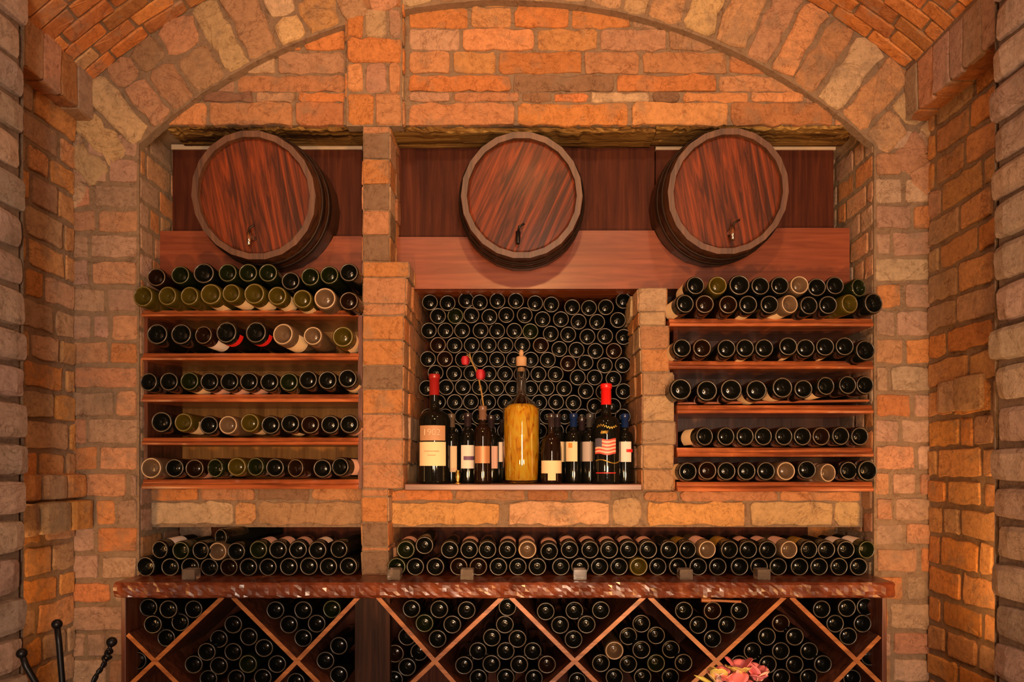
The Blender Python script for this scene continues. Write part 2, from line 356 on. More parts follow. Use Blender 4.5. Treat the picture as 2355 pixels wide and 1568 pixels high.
# upper brick pilaster over the beam
d_ = DT - .045; x0, x1 = PX(797, d_), PX(925, d_)
for (ya, yb, sp) in ((288, 215, .5), (212, 147, .62), (145, 90, 1), (87, 22, .35), (19, -20, 1), (-23, -85, .5), (-88, -140, 1)):
    xs = [x0, x1] if sp == 1 else ([x0, x0 + (x1 - x0) * .32, x0 + (x1 - x0) * .74, x1] if sp in (.35, .62) else [x0, x0 + (x1 - x0) * sp, x1])
    for a, b_ in zip(xs, xs[1:]):
        B.brick([(a + .005, PZ(ya, d_)), (b_ - .005, PZ(ya, d_)), (b_ - .005, PZ(yb, d_)), (a + .005, PZ(yb, d_))], back(d_), relief=.008, rad=.016, wob=.003, bev=.01)
B.backing(back(d_), x0, x1, PZ(290, d_), PZ(-140, d_), 3, 12)
for X, s_ in ((x0, -1), (x1, 1)):
    B.backing(side(X, s_), d_, DT, PZ(290, d_), PZ(-140, d_), 2, 16)
    B.rows(side(X, s_), d_ - .005, DT, PZ(288, d_), PZ(-140, d_), .11, (.2, .3))
B.backing(lambda u, v, h: (u, v, PZ(290, d_)), x0, x1, d_, DT, 3, 2)
# masonry band between shelves and counter
db = 2.84
def course(xs, ya, yb, d, pal=PAL, **kw):
    for i, (a, b_) in enumerate(zip(xs, xs[1:])):
        B.brick([(PX(a, d) + .006, PZ(yb, d)), (PX(b_, d) - .006, PZ(yb, d)), (PX(b_, d) - .006, PZ(ya, d)), (PX(a, d) + .006, PZ(ya, d))], back(d), pal=pal, **({'relief': .010, 'rad': .014, 'wob': .003} | kw))
course([345, 460, 590, 715, 836], 1122, 1150, db, wob=.002)
course([345, 540, 592, 836], 1155, 1204, db, pal=PAL_ARCH, wob=.004)
course([893, 1045, 1210, 1310, 1408], 1127, 1150, db, wob=.002)
course([1478, 1560, 1790, 1980], 1130, 1152, db, wob=.002)
course([893, 1152, 1168, 1404][0:2], 1155, 1206, db, pal=[((.66, .33, .13), 1)], wob=.004)
course([1168, 1404], 1155, 1206, db, pal=[((.66, .38, .19), 1)], wob=.004)
course([1486, 1714], 1155, 1208, db, pal=[((.62, .32, .12), 1)], wob=.004)
course([1722, 1916, 1980], 1155, 1208, db, pal=PAL_ARCH, wob=.003)
rc = 33 * db / F; cc = (PX(1441, db), PZ(1178, db))      # the round stone
B.brick([(cc[0] - rc, cc[1] - rc), (cc[0] + rc, cc[1] - rc), (cc[0] + rc, cc[1] + rc), (cc[0] - rc, cc[1] + rc)], back(db), relief=.014, rad=.05, col=(.62, .40, .22))
B.backing(back(db), OL, OR, PZ(1212, db), PZ(1118, db), 40, 3)
B.backing(lambda u, v, h: (u, v, PZ(1212, db) + h), OL, OR, db, DB, 30, 2)
B.backing(lambda u, v, h: (u, v, PZ(1118, db) + h), OL, OR, db, DB, 30, 2)
# brick pilaster beside the niche and the slimmer one on the other side
dp = 2.745
def pillar(steps, dback, xr_side=None):
    for (xa, xb, ya, yb, col) in steps:
        B.brick([(PX(xa, dp) + .002, PZ(yb, dp) + .003), (PX(xb, dp) - .002, PZ(yb, dp) + .003), (PX(xb, dp) - .002, PZ(ya, dp) - .003), (PX(xa, dp) + .002, PZ(ya, dp) - .003)], back(dp), relief=.006, rad=.006, wob=.0012, col=col, bev=.004)
        B.backing(back(dp), PX(xa, dp), PX(xb, dp), PZ(yb, dp), PZ(ya, dp), 1, 1)
        for X, s_ in ((PX(xa, dp), -1), (PX(xb, dp), 1)):
            B.backing(side(X, s_), dp, dback, PZ(yb, dp), PZ(ya, dp), 2, 1, wob=.0008)
            B.brick([(dp + .002, PZ(yb, dp) + .003), (dp + .11, PZ(yb, dp) + .003), (dp + .11, PZ(ya, dp) - .003), (dp + .002, PZ(ya, dp) - .003)], side(X, s_), relief=.004, rad=.008, wob=.001, bev=.004, pal=PAL)
            B.brick([(dp + .12, PZ(yb, dp) + .003), (dback - .002, PZ(yb, dp) + .003), (dback - .002, PZ(ya, dp) - .003), (dp + .12, PZ(ya, dp) - .003)], side(X, s_), relief=.008, rad=.02, wob=.003, bev=.004, pal=PAL)
        B.backing(lambda u, v, h: (u, v, PZ(ya, dp)), PX(xa, dp), PX(xb, dp), dp, dback, 1, 1)
        B.backing(lambda u, v, h: (u, v, PZ(yb, dp)), PX(xa, dp), PX(xb, dp), dp, dback, 1, 1)
OR_ = (.62, .26, .09); DK = (.30, .18, .11); PK = (.60, .28, .14)
up = [291, 309, 367, 425, 484, 542, 602]
pillar([(835, 896, a, b_, (PK, DK, OR_, DK, PK, DK)[i]) for i, (a, b_) in enumerate(zip(up, up[1:]))], DB)
md = [602, 638, 699, 726, 782, 841, 895, 952, 1009, 1067, 1124]
mx_ = [940, 934, 932, 929, 927, 926, 926, 926, 926, 925]
pillar([(834, mx_[i], a, b_, (OR_, PK, PK, OR_, OR_, DK, OR_, PK, PK, PK)[i]) for i, (a, b_) in enumerate(zip(md, md[1:]))], DB)
lo = [1124, 1142, 1201, 1258, 1267, 1322]
pillar([(833, 892, a, b_, (PK, OR_, DK, PK, DK)[i]) for i, (a, b_) in enumerate(zip(lo, lo[1:]))], DB)
rt = [662, 717, 749, 802, 856, 909, 970, 1022, 1078, 1128]
rl = [1468, 1470, 1472, 1474, 1477, 1478, 1476, 1478, 1478]; rr_ = [1533, 1530, 1538, 1540, 1548, 1550, 1553, 1549, 1550]
STN = [(.56, .36, .22), (.58, .38, .22), (.50, .25, .13), (.60, .27, .11), (.50, .29, .16), (.62, .40, .22), (.48, .31, .19), (.60, .36, .19), (.58, .33, .17)]
pillar([(rl[i], rr_[i], a, b_, STN[i]) for i, (a, b_) in enumerate(zip(rt, rt[1:]))], DB)
# brick back of the recess, seen at the ends of the shelving
B.rows(back(3.065), OL, OL + .16, .95, H + .45, .1, (.12, .2), pal=PAL_PALE)
B.rows(back(3.065), OR - .17, OR, .95, H + .45, .1, (.12, .2), pal=PAL)
B.backing(back(DB), OL, OR, 0, spring + .1, 20, 20)
B.backing(back(3.065), OL, OL + .17, .95, H + .45, 2, 8); B.backing(back(3.065), OR - .18, OR, .95, H + .45, 2, 8)
B.build('wall_back')
# --- side walls, corbel ledges and rough stone piers
DPL, XPL = 2.236, -1.575; DPR, XPR = 2.16, 1.455
for name, X, s_, dn, xp, sd in (('wall_left', XL, 1, DPL, XPL, 11), ('wall_right', XR, -1, DPR, XPR, 12)):
    B = Bricks(sd)
    xf = abs(X - PX(215 if s_ > 0 else 2083, DW))
    B.rows(side(X, s_), dn - .2, DW, 0, H + 1.6, .11, (.14, .27), pal=PAL_SIDE, wob=.003, relief=.008, joint=.020, rad=.010)
    B.backing(side(X, s_), dn - .2, DW, 0, H + 1.7, 8, 40)
    if s_ > 0:                                          # a projecting course low on the left wall
        for ya, yb, pr in ((1090, 1148, .06), (1152, 1222, .085)):
            u = 2.30
            while u < DW - .02:
                e = min(u + B.r.uniform(.12, .2), DW - .01)
                if DW - e < .06: e = DW - .01
                B.block(X - .03, X + pr, u + .004, e - .004, PZ(yb, 2.6), PZ(ya, 2.6), rad=.012, pal=PAL_SIDE, amp=.004); u = e
    else:
        for ya, yb, u, e, pr in ((865, 945, 2.40, 2.55, .03), (868, 942, 2.555, 2.66, .025)):
            B.block(X - pr, X + .03, u, e, PZ(yb, 2.5), PZ(ya, 2.5), rad=.012, pal=PAL_SIDE, amp=.004)
    B.build(name)
    B = Bricks(sd + 5)                                  # ledge of upright bricks under the vault
    XI = X + s_ * xf; z0, z1 = H + 1.352, H + 1.545
    u = dn - .2
    while u < DW - .01:
        e = min(u + B.r.uniform(.07, .1), DW)
        if DW - e < .03: e = DW
        B.brick([(u + .003, z0 + B.r.uniform(0, .012)), (e - .003, z0 + B.r.uniform(0, .012)), (e - .003, z1), (u + .003, z1)], side(XI, s_), relief=.006, rad=.008, wob=.0015, pal=PAL_PALE)
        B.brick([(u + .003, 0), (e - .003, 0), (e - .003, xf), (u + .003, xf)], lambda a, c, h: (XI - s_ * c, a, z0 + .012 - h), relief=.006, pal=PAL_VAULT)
        u = e
    B.backing(side(XI, s_), dn - .2, DW, z0 + .012, z1 + .05, 8, 3)
    B.backing(lambda a, c, h: (XI - s_ * c, a, z0 + .012 - h), dn - .2, DW, 0, xf, 8, 2)
    B.build('trim_1' if s_ > 0 else 'trim_2')
    B = Bricks(sd + 9)                                  # pier: stacked rounded stones, then the wall running on past the camera
    z = 0.0; far = dn
    while z < H + 1.75:
        hgt = .121 * B.r.uniform(.92, 1.08); L_ = B.r.uniform(.22, .34); jx = B.r.uniform(-.008, .008)
        xa, xb = (xp - .16, xp + jx) if s_ > 0 else (xp + jx, xp + .16)
        B.block(xa, xb, far - L_, far + B.r.uniform(-.02, .012), z + .005, z + hgt - .005, rad=.026)
        B.block(xa, xb, far - L_ - .33, far - L_ - .01, z + .005, z + hgt - .005, rad=.026)
        z += hgt
    B.backing(side(xp - s_ * .02, s_), dn - .65, dn - .02, 0, H + 1.75, 6, 30, col=(.26, .16, .10))
    B.backing(back(dn + 0.0), *sorted((xp - s_ * .02, X)), 0, H + 1.75, 3, 30, col=(.26, .16, .10))
    B.rows(side(xp, s_), -2.5, dn - .6, 0, H + 1.75, .12, (.2, .34), pal=PAL_STONE, relief=.02, rad=.03, bev=.014)
    B.backing(side(xp, s_), -2.5, dn - .6, 0, H + 1.75, 12, 12)
    B.build('wall_pier_left' if s_ > 0 else 'wall_pier_right')
# --- brick vault, floor and the wall behind the camera
B = Bricks(31)
vf = lambda u, v, h: (CX + (RO - h) * math.sin(u), v, CZ + (RO - h) * math.cos(u))
ua, ub = -.80, .76; v = DW
while v > -1.0:
    wv = .062; u = ua + B.r.uniform(-.08, 0)
    while u < ub:
        lu = B.r.uniform(.062, .088)
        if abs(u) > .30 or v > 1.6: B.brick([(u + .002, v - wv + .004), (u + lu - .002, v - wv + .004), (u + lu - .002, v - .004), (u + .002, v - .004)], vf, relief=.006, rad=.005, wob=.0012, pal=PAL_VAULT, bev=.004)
        u += lu
    v -= wv
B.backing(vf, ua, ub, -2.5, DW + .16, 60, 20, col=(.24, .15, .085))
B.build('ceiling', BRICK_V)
B = Bricks(32); B.rows(back(0), -1, 1, 0, 1) if False else None
B.backing(lambda u, v, h: (u, -2.5, v), XL, XR, 0, H + 2.3, 10, 10, col=(.40, .22, .12))
B.build('wall_rear')
B = Bricks(33)
yy = -2.5
while yy < DB:
    xx = XL - .05
    while xx < XR + .05:
        B.brick([(xx + .004, yy + .004), (xx + .296, yy + .004), (xx + .296, yy + .296), (xx + .004, yy + .296)], flat(0, 1), relief=.003, rad=.006, pal=[((.36, .17, .10), 1), ((.42, .21, .12), 1)])
        xx += .3
    yy += .3
B.backing(flat(0, 1), XL - .1, XR + .35, -2.5, DB + .2, 6, 6)
B.build('floor')
t = MB()
for x0, x1, z0, z1 in ((-.24, -.14, .05, 2.3), (.78, .88, .05, 2.3), (-.24, .88, 2.2, 2.3)): t.box(x0, x1, -2.5, -2.38, z0, z1)
struct(t.build('door_1', CABW, bevel=.006))

# ------------------------------------------------------------------ weathered beams, back panels, fascia boards
def slab(name, px0, px1, py0, py1, d0, d1, m, label, cat, bevel=.004, **kw):
    a, b_ = P(px0, py0, d0), P(px1, py1, d0); c = ((a + b_) / 2); c.y = (d0 + d1) / 2
    t = MB(); t.box(a.x - c.x, b_.x - c.x, d0 - c.y, d1 - c.y, b_.z - c.z, a.z - c.z)
    o = t.build(name, m, bevel=bevel); o.location = c; return tag(o, label, cat, **kw)
def rough_beam(name, px0, px1, layers, label, seed):
    r = random.Random(seed); root = None; t = MB()
    for (ya, yb, d0, d1) in layers:
        n = 48; x0, x1 = PX(px0, d0), PX(px1, d0)
        vs = []; 
        for i in range(n + 1):
            x = x0 + (x1 - x0) * i / n
            j = lambda a: r.gauss(0, a)
            vs += [(x, d0 + j(.004), PZ(ya, d0) + j(.0015)), (x, d0 - .004 + j(.005), PZ((ya + yb) / 2, d0) + j(.003)), (x, d0 + j(.005), PZ(yb, d0) + j(.003)), (x, d1, PZ(yb, d0)), (x, d1, PZ(ya, d0))]
        fs = [(i * 5 + k, i * 5 + (k + 1) % 5, (i + 1) * 5 + (k + 1) % 5, (i + 1) * 5 + k) for i in range(n) for k in range(5)]
        fs += [tuple(range(5))[::-1], tuple(range(n * 5, n * 5 + 5))]
        t.add(vs, fs)
    return tag(t.build(name, BEAMW), label, 'beam')
rough_beam('timber_beam', 388, 834, [(289, 300, 2.797, 2.938)], 'weathered timber lintel above the leftmost barrel, left of the slim brick pilaster', 1)
rough_beam('timber_beam', 897, 1507, [(294, 304, 2.797, 2.935)], 'long weathered timber lintel above the middle barrel', 2)
rough_beam('timber_beam', 1509, 1952, [(289, 297, 2.79, 2.938), (298, 305, 2.815, 2.938), (306, 312, 2.85, 2.938), (314, 321, 2.88, 2.938)], 'stack of four weathered planks as lintel above the rightmost barrel', 3)
def panel(px0, px1, py0, py1, label):
    slab('wall_panel', px0, px1, py0, py1, 2.94, 2.955, PANELW, label, 'panel')
panel(396, 833, 338, 560, 'dark red wooden back panel behind the leftmost barrel')
panel(905, 1506, 330, 560, 'dark red wooden back panel behind the middle barrel')
panel(1508, 1918, 340, 560, 'dark red wooden back panel behind the rightmost barrel')
tr = MB()
for a, b_, ya, yb in ((394, 833, 332, 343), (1508, 1922, 337, 344)):
    p, q = P(a, ya, 2.934), P(b_, yb, 2.934); tr.box(p.x, q.x, 2.934, 2.954, q.z, p.z)
struct(tr.build('trim_3', simple('lime_mortar', (.45, .33, .22), .9)))
BARRELS = [(583, 450, .236, 0), (1200, 450, .231, 1), (1675, 441, .230, 2)]
DH, TILT, BLEN = 2.64, R(8), .44
def fascia(name, px0, px1, tops, bot, cuts, label):
    """board with round cut-outs that cradle the barrels; tops: list of (x_px, y_px) of the top edge between the cuts"""
    d = 2.90; pts = []
    for i, (x0, x1, yt) in enumerate(tops):
        a, b_ = [PX(x0, d), PZ(yt, d)], [PX(x1, d), PZ(yt, d)]
        if i: # end of the previous arc on this level
            cx_, cz_, r_ = cuts[i - 1]; a[0] = cx_ + math.sqrt(max(r_ ** 2 - (a[1] - cz_) ** 2, 0))
        if i < len(cuts):
            cx_, cz_, r_ = cuts[i]; b_[0] = cx_ - math.sqrt(max(r_ ** 2 - (b_[1] - cz_) ** 2, 0))
        pts += [tuple(a), tuple(b_)]
        if i < len(cuts):
            a0 = math.atan2(b_[1] - cz_, b_[0] - cx_); nz = PZ(tops[i + 1][2], d) - cz_; a1 = math.atan2(nz, math.sqrt(r_ ** 2 - nz ** 2))
            if a0 > 0: a0 -= 2 * math.pi
            pts += [(cx_ + r_ * math.cos(a0 + (a1 - a0) * k / 30), cz_ + r_ * math.sin(a0 + (a1 - a0) * k / 30)) for k in range(1, 30)]
    pts += [(PX(px1, d), PZ(bot, d)), (PX(px0, d), PZ(bot, d))]
    n = len(pts); t = MB(); t.add([(x, d, z) for x, z in pts] + [(x, d + .03, z) for x, z in pts], [tuple(range(n)), tuple(range(n, 2 * n))[::-1]] + [(i, i + n, (i + 1) % n + n, (i + 1) % n) for i in range(n)])
    return tag(t.build(name, FASCIAW), label, 'board')
def cutc(b):
    px, py, r, _ = b; c = P(px, py, DH) + Vector((0, 2.915 - DH, math.tan(TILT) * (2.915 - DH))); return (c.x, c.z, r * 1.09)
c1, c2, c3 = (cutc(b) for b in BARRELS)
fascia('fascia_board', 368, 834, [(368, 500, 531), (700, 834, 543)], 668, [c1], 'reddish wooden fascia board cradling the leftmost barrel')
fascia('fascia_board', 897, 1954, [(897, 1100, 545), (1300, 1540, 530), (1700, 1954, 524)], 664, [c2, c3], 'long reddish wooden fascia board cradling the middle and rightmost barrels')
slab('niche_top_board', 940, 1560, 660, 668, 2.93, 3.30, SHELFW, 'dark board forming the ceiling of the central bottle niche', 'board')
slab('niche_sill_board', 930, 1477, 1113, 1128, 2.735, 3.30, wood('sill_wood', (.12, .045, .03), (.17, .065, .045), (.22, .085, .06), axis=0, rough=.4), 'reddish brown sill board under the standing bottles in the niche', 'board')

# ------------------------------------------------------------------ barrels
def barrel(px, py, r, k, label, chrome):
    c = P(px, py, DH); root = empty('wine_barrel', c); root.rotation_euler = (TILT - R(90), 0, 0)   # local z runs into the wall
    tag(root, label, 'barrel', 'barrels cradled above the shelves')
    ns = 22; prof = []
    for i in range(9):
        s_ = i / 12; prof.append((r * (1 + .085 * math.sin(math.pi * s_)), BLEN * s_))
    t = MB(); t.lathe(prof, ns)
    t.lathe([(r, 0), (r * .905, 0), (r * .895, .022)], ns, mi=1)
    t.build('staves', [STAVEW, RIMW], root)
    for z in (.055, .12):
        rr = r * (1 + .085 * math.sin(math.pi * (z + .015) / BLEN)) + .0035; h_ = MB(); h_.lathe([(rr - .004, z), (rr, z + .001), (rr + .0012, z + .028), (rr - .003, z + .03)], 48)
        h_.build('hoop', HOOP, root, smooth=True)
    hd = MB(); hd.lathe([(1e-5, .014), (r * .5, .015), (r * .86, .017), (r * .91, .022), (r * .91, .03)], 48)
    o = hd.build('barrel_head', HEADW[k], root, smooth=False)
    o.rotation_euler = (0, 0, 0)
    # spigot near the lower rim: local y is down
    yb = {0: .155, 1: .150, 2: .150}[k]; xo = {0: -.012, 1: -.014, 2: .012}[k]
    MM = CHROME if chrome else IRON
    s_ = MB(); s_.tube([(xo, yb, .014), (xo, yb, -.035)], [.010, .008], 10); s_.tube([(xo, yb - .012, -.034), (xo, yb + .022, -.040), (xo, yb + .034, -.044)], [.0095, .008, .0065], 10)
    sp = s_.build('spigot', MM, root, smooth=True); sp['label'] = 'chrome spigot' if chrome else 'dark iron spigot'
    h_ = MB(); h_.tube([(xo, yb - .010, -.034), (xo + .004, yb - .030, -.038), (xo + .024, yb - .040, -.040)], [.005, .0045, .004], 8); h_.build('handle', IRON if not chrome else HOOP, sp, smooth=True)
    return root
barrel(*BARRELS[0], 'dark wooden barrel with chrome spigot left of the slim brick pilaster', True)
barrel(*BARRELS[1], 'middle wooden barrel with dark iron spigot above the bottle niche', False)
barrel(*BARRELS[2], 'rightmost wooden barrel with pale chrome spigot and reddest head', True)

# ------------------------------------------------------------------ shelving
DS = 2.72
def shelf(name, x0, x1, yt, yb, label, rear=3.08):
    t = MB(); a, b_ = P(x0, yt, DS), P(x1, yb, DS)
    z1, z0 = a.z, b_.z; th = z1 - z0
    # moulded front: upper fillet set back, lower bead
    prof = [(rear, z1), (DS + .012, z1), (DS + .006, z1 - th * .38), (DS + .010, z1 - th * .46), (DS, z1 - th * .55), (DS - .004, z1 - th * .75), (DS, z0), (DS + .02, z0 - .001), (rear, z0)]
    n = len(prof); vs = [(x, y, z) for x in (a.x, b_.x) for y, z in prof]
    fs = [(i, (i + 1) % n, n + (i + 1) % n, n + i) for i in range(n)] + [tuple(range(n))[::-1], tuple(range(n, 2 * n))]
    t.add(vs, fs); return t, name, label
LS = [(712, 727), (811, 828), (906, 924), (1006, 1023), (1102, 1124)]
RS = [(731, 750), (829, 848), (931, 950), (1029, 1050), (1108, 1130)]
root = empty('shelf_unit', P(580, 1124, 2.9)); tag(root, 'left wooden wine shelving with five shelves between brick pier and pilaster', 'shelving')
def sub(t, name, m, root, bevel=0, label=None):
    o = t.build(name, m, None, bevel=bevel); o.parent = root; o.matrix_parent_inverse = Matrix.Translation(-root.location)
    if label: o['label'] = label
    return o
for yt, yb in LS: t, n_, _ = shelf('shelf', 326, 824, yt, yb, ''); sub(t, 'shelf', SHELFW, root, .0015)
t = MB(); p, q = P(824, 725, 2.74), P(834, 1124, 2.74); t.box(p.x, q.x, 2.735, 3.09, q.z, p.z); sub(t, 'side_panel', CABW, root)
t = MB(); p, q = P(333, 725, 2.76), P(341, 1120, 2.76); t.box(p.x, q.x, 2.755, 3.09, q.z, p.z); sub(t, 'side_panel', CABW, root)
t = MB(); t.box(PX(398, 3.08), PX(826, 2.85), 3.04, 3.055, PZ(1120, 3.08), PZ(660, 3.08)); sub(t, 'back_panel', BACKW, root)
root = empty('shelf_unit', P(1780, 1130, 2.9)); tag(root, 'right wooden wine shelving with five shelves beside the niche', 'shelving')
for yt, yb in RS: t, n_, _ = shelf('shelf', 1540 if yt < 900 else 1558, 2009, yt, yb, ''); sub(t, 'shelf', SHELFW, root, .0015)
t = MB(); t.box(PX(1560, 3.08) - .06, PX(1930, 3.08), 3.04, 3.055, PZ(1120, 3.08), PZ(660, 3.08)); sub(t, 'back_panel', wood('dark_back_wood', (.07, .022, .010), (.11, .036, .016), (.15, .05, .022), axis=2, rough=.5, coat=.1), root)
t = MB(); p = P(1552, 660, 2.9); t.box(PX(1552, 2.79) - .005, PX(1552, 2.79) + .012, 2.79, 3.09, PZ(1130, 2.79), PZ(748, 2.79)); sub(t, 'side_panel', PANELW, root)
slab('warped_board', 1558, 2000, 921, 927, 2.76, 3.0, SHELFW, 'loose thin warped board on the third right shelf under the bottles', 'board').rotation_euler = (0, R(-.9), 0)

# ------------------------------------------------------------------ counter and diamond wine rack
DC = 2.55
zt = PZ(1340, DC); zb = PZ(1376, DC); xl, xr = PX(256, DC), PX(2064, DC)
m, nt, b = mat('hammered_counter_wood'); L = nt.links.new
tc = N(nt, 'ShaderNodeTexCoord'); mp = N(nt, 'ShaderNodeMapping'); mp.inputs['Scale'].default_value = (46, 40, 60); L(tc.outputs['Object'], mp.inputs[0])
vo = N(nt, 'ShaderNodeTexVoronoi', Scale=1.0, feature='SMOOTH_F1'); L(mp.outputs[0], vo.inputs['Vector'])
nz = N(nt, 'ShaderNodeTexNoise', Scale=14.0, Detail=5.0); L(tc.outputs['Object'], nz.inputs['Vector'])
L(ramp(nt, nz.outputs[0], [(.35, (.07, .013, .005)), (.55, (.13, .028, .010)), (.7, (.20, .052, .018))]), b.inputs['Base Color'])
b.inputs['Roughness'].default_value = .36; b.inputs['Coat Weight'].default_value = .22; b.inputs['Coat Roughness'].default_value = .15
bp = N(nt, 'ShaderNodeBump', Strength=.22, Distance=.006); L(vo.outputs['Distance'], bp.inputs['Height']); L(bp.outputs[0], b.inputs['Normal']); COUNTERM = m
t = MB(); n = 190; r = random.Random(5); prof = [(3.11, 0), (0, 0), (-1, .14), (-1, .32), (-1, .55), (-1, .78), (-1, .92), (0, 1), (3.11, 1)]
for i in range(n + 1):
    x = xl + (xr - xl) * i / n; e = min(i, n - i); rd = 0.02 * (1 - min(e, 3) / 3)
    for k, (a, b_) in enumerate(prof):
        y = (DC + .008 + rd if a == 0 else DC + rd + r.gauss(0, .0026) - .003 * (0.2 < b_ < .85) if a == -1 else 3.11)
        t.v.append((x, y, zt - (zt - zb) * b_ + (r.gauss(0, .0008) if a <= 0 else 0)))
m_ = len(prof)
t.f = [(i * m_ + k, i * m_ + (k + 1) % m_, (i + 1) * m_ + (k + 1) % m_, (i + 1) * m_ + k) for i in range(n) for k in range(m_)] + [tuple(range(m_))[::-1], tuple(range(n * m_, n * m_ + m_))]
t.mi = [0] * len(t.f)
# keep the ends clear of the jambs: narrow the part inside the recess
me = t.mesh('countertop')
o = link('countertop', me, COUNTERM); tag(o, 'thick dark hammered-edge wooden countertop over the diamond wine rack', 'countertop')
for v in me.vertices:
    if v.co.y > 3: v.co.x = max(OL + .01, min(OR - .01, v.co.x)); v.co.y = 2.735 if (v.co.x < OL + .012 or v.co.x > OR - .012) else v.co.y
slab('recess_back_panel', 355, 834, 1205, 1330, 3.06, 3.09, PANELW, 'dark wooden panel behind the counter bottles left of the pilaster', 'panel')
slab('recess_back_panel', 880, 1900, 1205, 1330, 3.06, 3.09, PANELW, 'dark wooden panel behind the counter bottles right of the pilaster', 'panel')
DK_ = 2.60; root = empty('diamond_wine_rack', (0, 2.8, 0)); tag(root, 'dark wooden cabinet with crossed boards forming diamond bottle cells under the counter', 'wine rack')
zc = zb - .002; cl, cr = PX(278, DK_), PX(2040, DK_); REAR = 3.0
def rbox(x0, x1, y0, y1, z0, z1, nm, m=CABW, bv=.003):
    t = MB(); t.box(x0, x1, y0, y1, z0, z1); return sub(t, nm, m, root, bv)
rbox(cl, cl + .018, DK_, REAR, .02, zc, 'side_panel'); rbox(cr - .018, cr, DK_, REAR, .02, zc, 'side_panel')
rbox(cl + .018, cr - .018, REAR, REAR + .015, .02, zc, 'back_panel', PANELW)
rbox(PX(811, DK_), PX(893, DK_), DK_ + .03, DK_ + .07, .02, zc, 'center_post', POSTW)
POSTW.node_tree.nodes['Principled BSDF'].inputs['Specular IOR Level'].default_value = .12
rbox(cl + .018, cr - .018, DK_ + .01, REAR, .02, .05, 'base_board')
zbot = .40
def brd(xa, xb, ya=1371, yb=1523, ext=True):
    """front edge runs from the top point through a crossing, on down to the base board"""
    a, c = P(xa, ya, DK_), P(xb, yb, DK_); a.y = c.y = 0; dz = (c - a); k = (a.z - zbot) / (a.z - c.z); e = a + dz * k
    lo_x, hi_x = (cl + .018, PX(836, DK_)) if xa < 850 else (PX(856, DK_), cr - .018)
    for side_ in (lo_x, hi_x):
        if (e.x - side_) * (a.x - side_) < 0: e = a + (e - a) * ((side_ - a.x) / (e.x - a.x))
    t = MB(); dv = (e - a).normalized(); nn = Vector((-dv.z, 0, dv.x)) * .008
    A, E = a, e
    vs = [(p.x, y, p.z) for y in (DK_ + (.003 if xb > xa else .0045), REAR) for p in (A - nn, A + nn, E + nn, E - nn)]
    t.add(vs, [(0, 1, 2, 3), (7, 6, 5, 4), (0, 4, 5, 1), (1, 5, 6, 2), (2, 6, 7, 3), (3, 7, 4, 0)]); t.mi = [0, 1, 1, 1, 1, 1]
    o = sub(t, 'divider_board', [RACKW, CABW], root)
for xa, xb in ((511, 355), (534, 682), (824, 682), (868, 1000), (1156, 1000), (1174, 1322), (1482, 1322), (1494, 1648), (1806, 1648), (1820, 1973)): brd(xa, xb, 1373, 1521)
brd(292, 355, 1459, 1521); brd(2025, 1973, 1464, 1518)

# ------------------------------------------------------------------ bottles
def bottle_mesh(name, r=.0375, L=.30, neck=.0145, shoulder=.62, slope=.10, punt=.028, ring=.83):
    """base at the origin, neck along local +z; slot 0 glass, slot 1 stippled bearing ring with caught light in its colour"""
    prof = [(1e-5, punt - .0040), (r * .10, punt - .00365), (r * .20, punt - .00254), (r * .28, punt - .0010), (r * .37, punt - .0018), (r * .52, punt * .64), (r * .67, punt * .30), (r * .76, punt * .07), (r * .81, .0006), (r * .86, -.0006), (r * .905, .0008), (r * .975, .005), (r, .012)]
    mis = [3, 3, 3, 2, 2, 2, 2, 2] + [1, 1] + [0] * 2
    zs = L * shoulder; prof.append((r, zs)); mis.append(0)
    for t_ in (.2, .4, .6, .8, 1):
        a = t_ * math.pi / 2; prof.append((neck * 1.15 + (r - neck * 1.15) * (math.cos(a) ** (1 if slope < .12 else .8)), zs + L * slope * math.sin(a) * (1 if slope < .12 else 1.25))); mis.append(0)
    for rr, zz in ((neck, zs + L * slope * 1.6), (neck, L - .02), (neck * 1.12, L - .018), (neck * 1.12, L - .004), (neck * .9, L), (1e-5, L)): prof.append((rr, min(zz, L))); mis.append(0)
    t = MB(); t.lathe(prof, 28, mis=mis); me = t.mesh(name, True); return me
protos = {}
def proto(kind, mats):
    key = (kind, mats[0].name)
    if key not in protos:
        sh = {'std': dict(), 'burg': dict(r=.0385, shoulder=.48, slope=.20), 'mag': dict(r=.0435, L=.33, shoulder=.6, neck=.017), 'fat': dict(r=.042, shoulder=.55, slope=.14), 'slim': dict(r=.036, L=.32, shoulder=.6)}[kind]
        me = bottle_mesh('wine_bottle', **sh)
        for m in mats: me.materials.append(m)
        protos[key] = me
    return protos[key]
lab_meshes = {}
def label_mesh(key, r, z0, z1, m, half=.95):
    if key not in lab_meshes:
        t = MB(); t.lathe([(r + .0006, z0), (r + .0006, z1)], 14, a0=-half, a1=half); me = t.mesh('label', True); me.materials.append(m); lab_meshes[key] = me
    return lab_meshes[key]
ORD = 'first second third fourth fifth sixth seventh eighth ninth tenth eleventh twelfth thirteenth fourteenth fifteenth sixteenth seventeenth eighteenth nineteenth twentieth twenty-first twenty-second twenty-third twenty-fourth twenty-fifth'.split()
MATS = {'d': G_DARK, 'b': G_BROWN, 'g': G_GREEN, 'o': G_OLIVE, 'c': G_CLEAR}
LOOK = {'d': 'dark', 'b': 'dark', 'g': 'dark', 'o': 'olive', 'c': 'pale clear'}
RAD = {'std': .0375, 'burg': .0385, 'mag': .0435, 'fat': .042, 'slim': .036}
rb = random.Random(77)
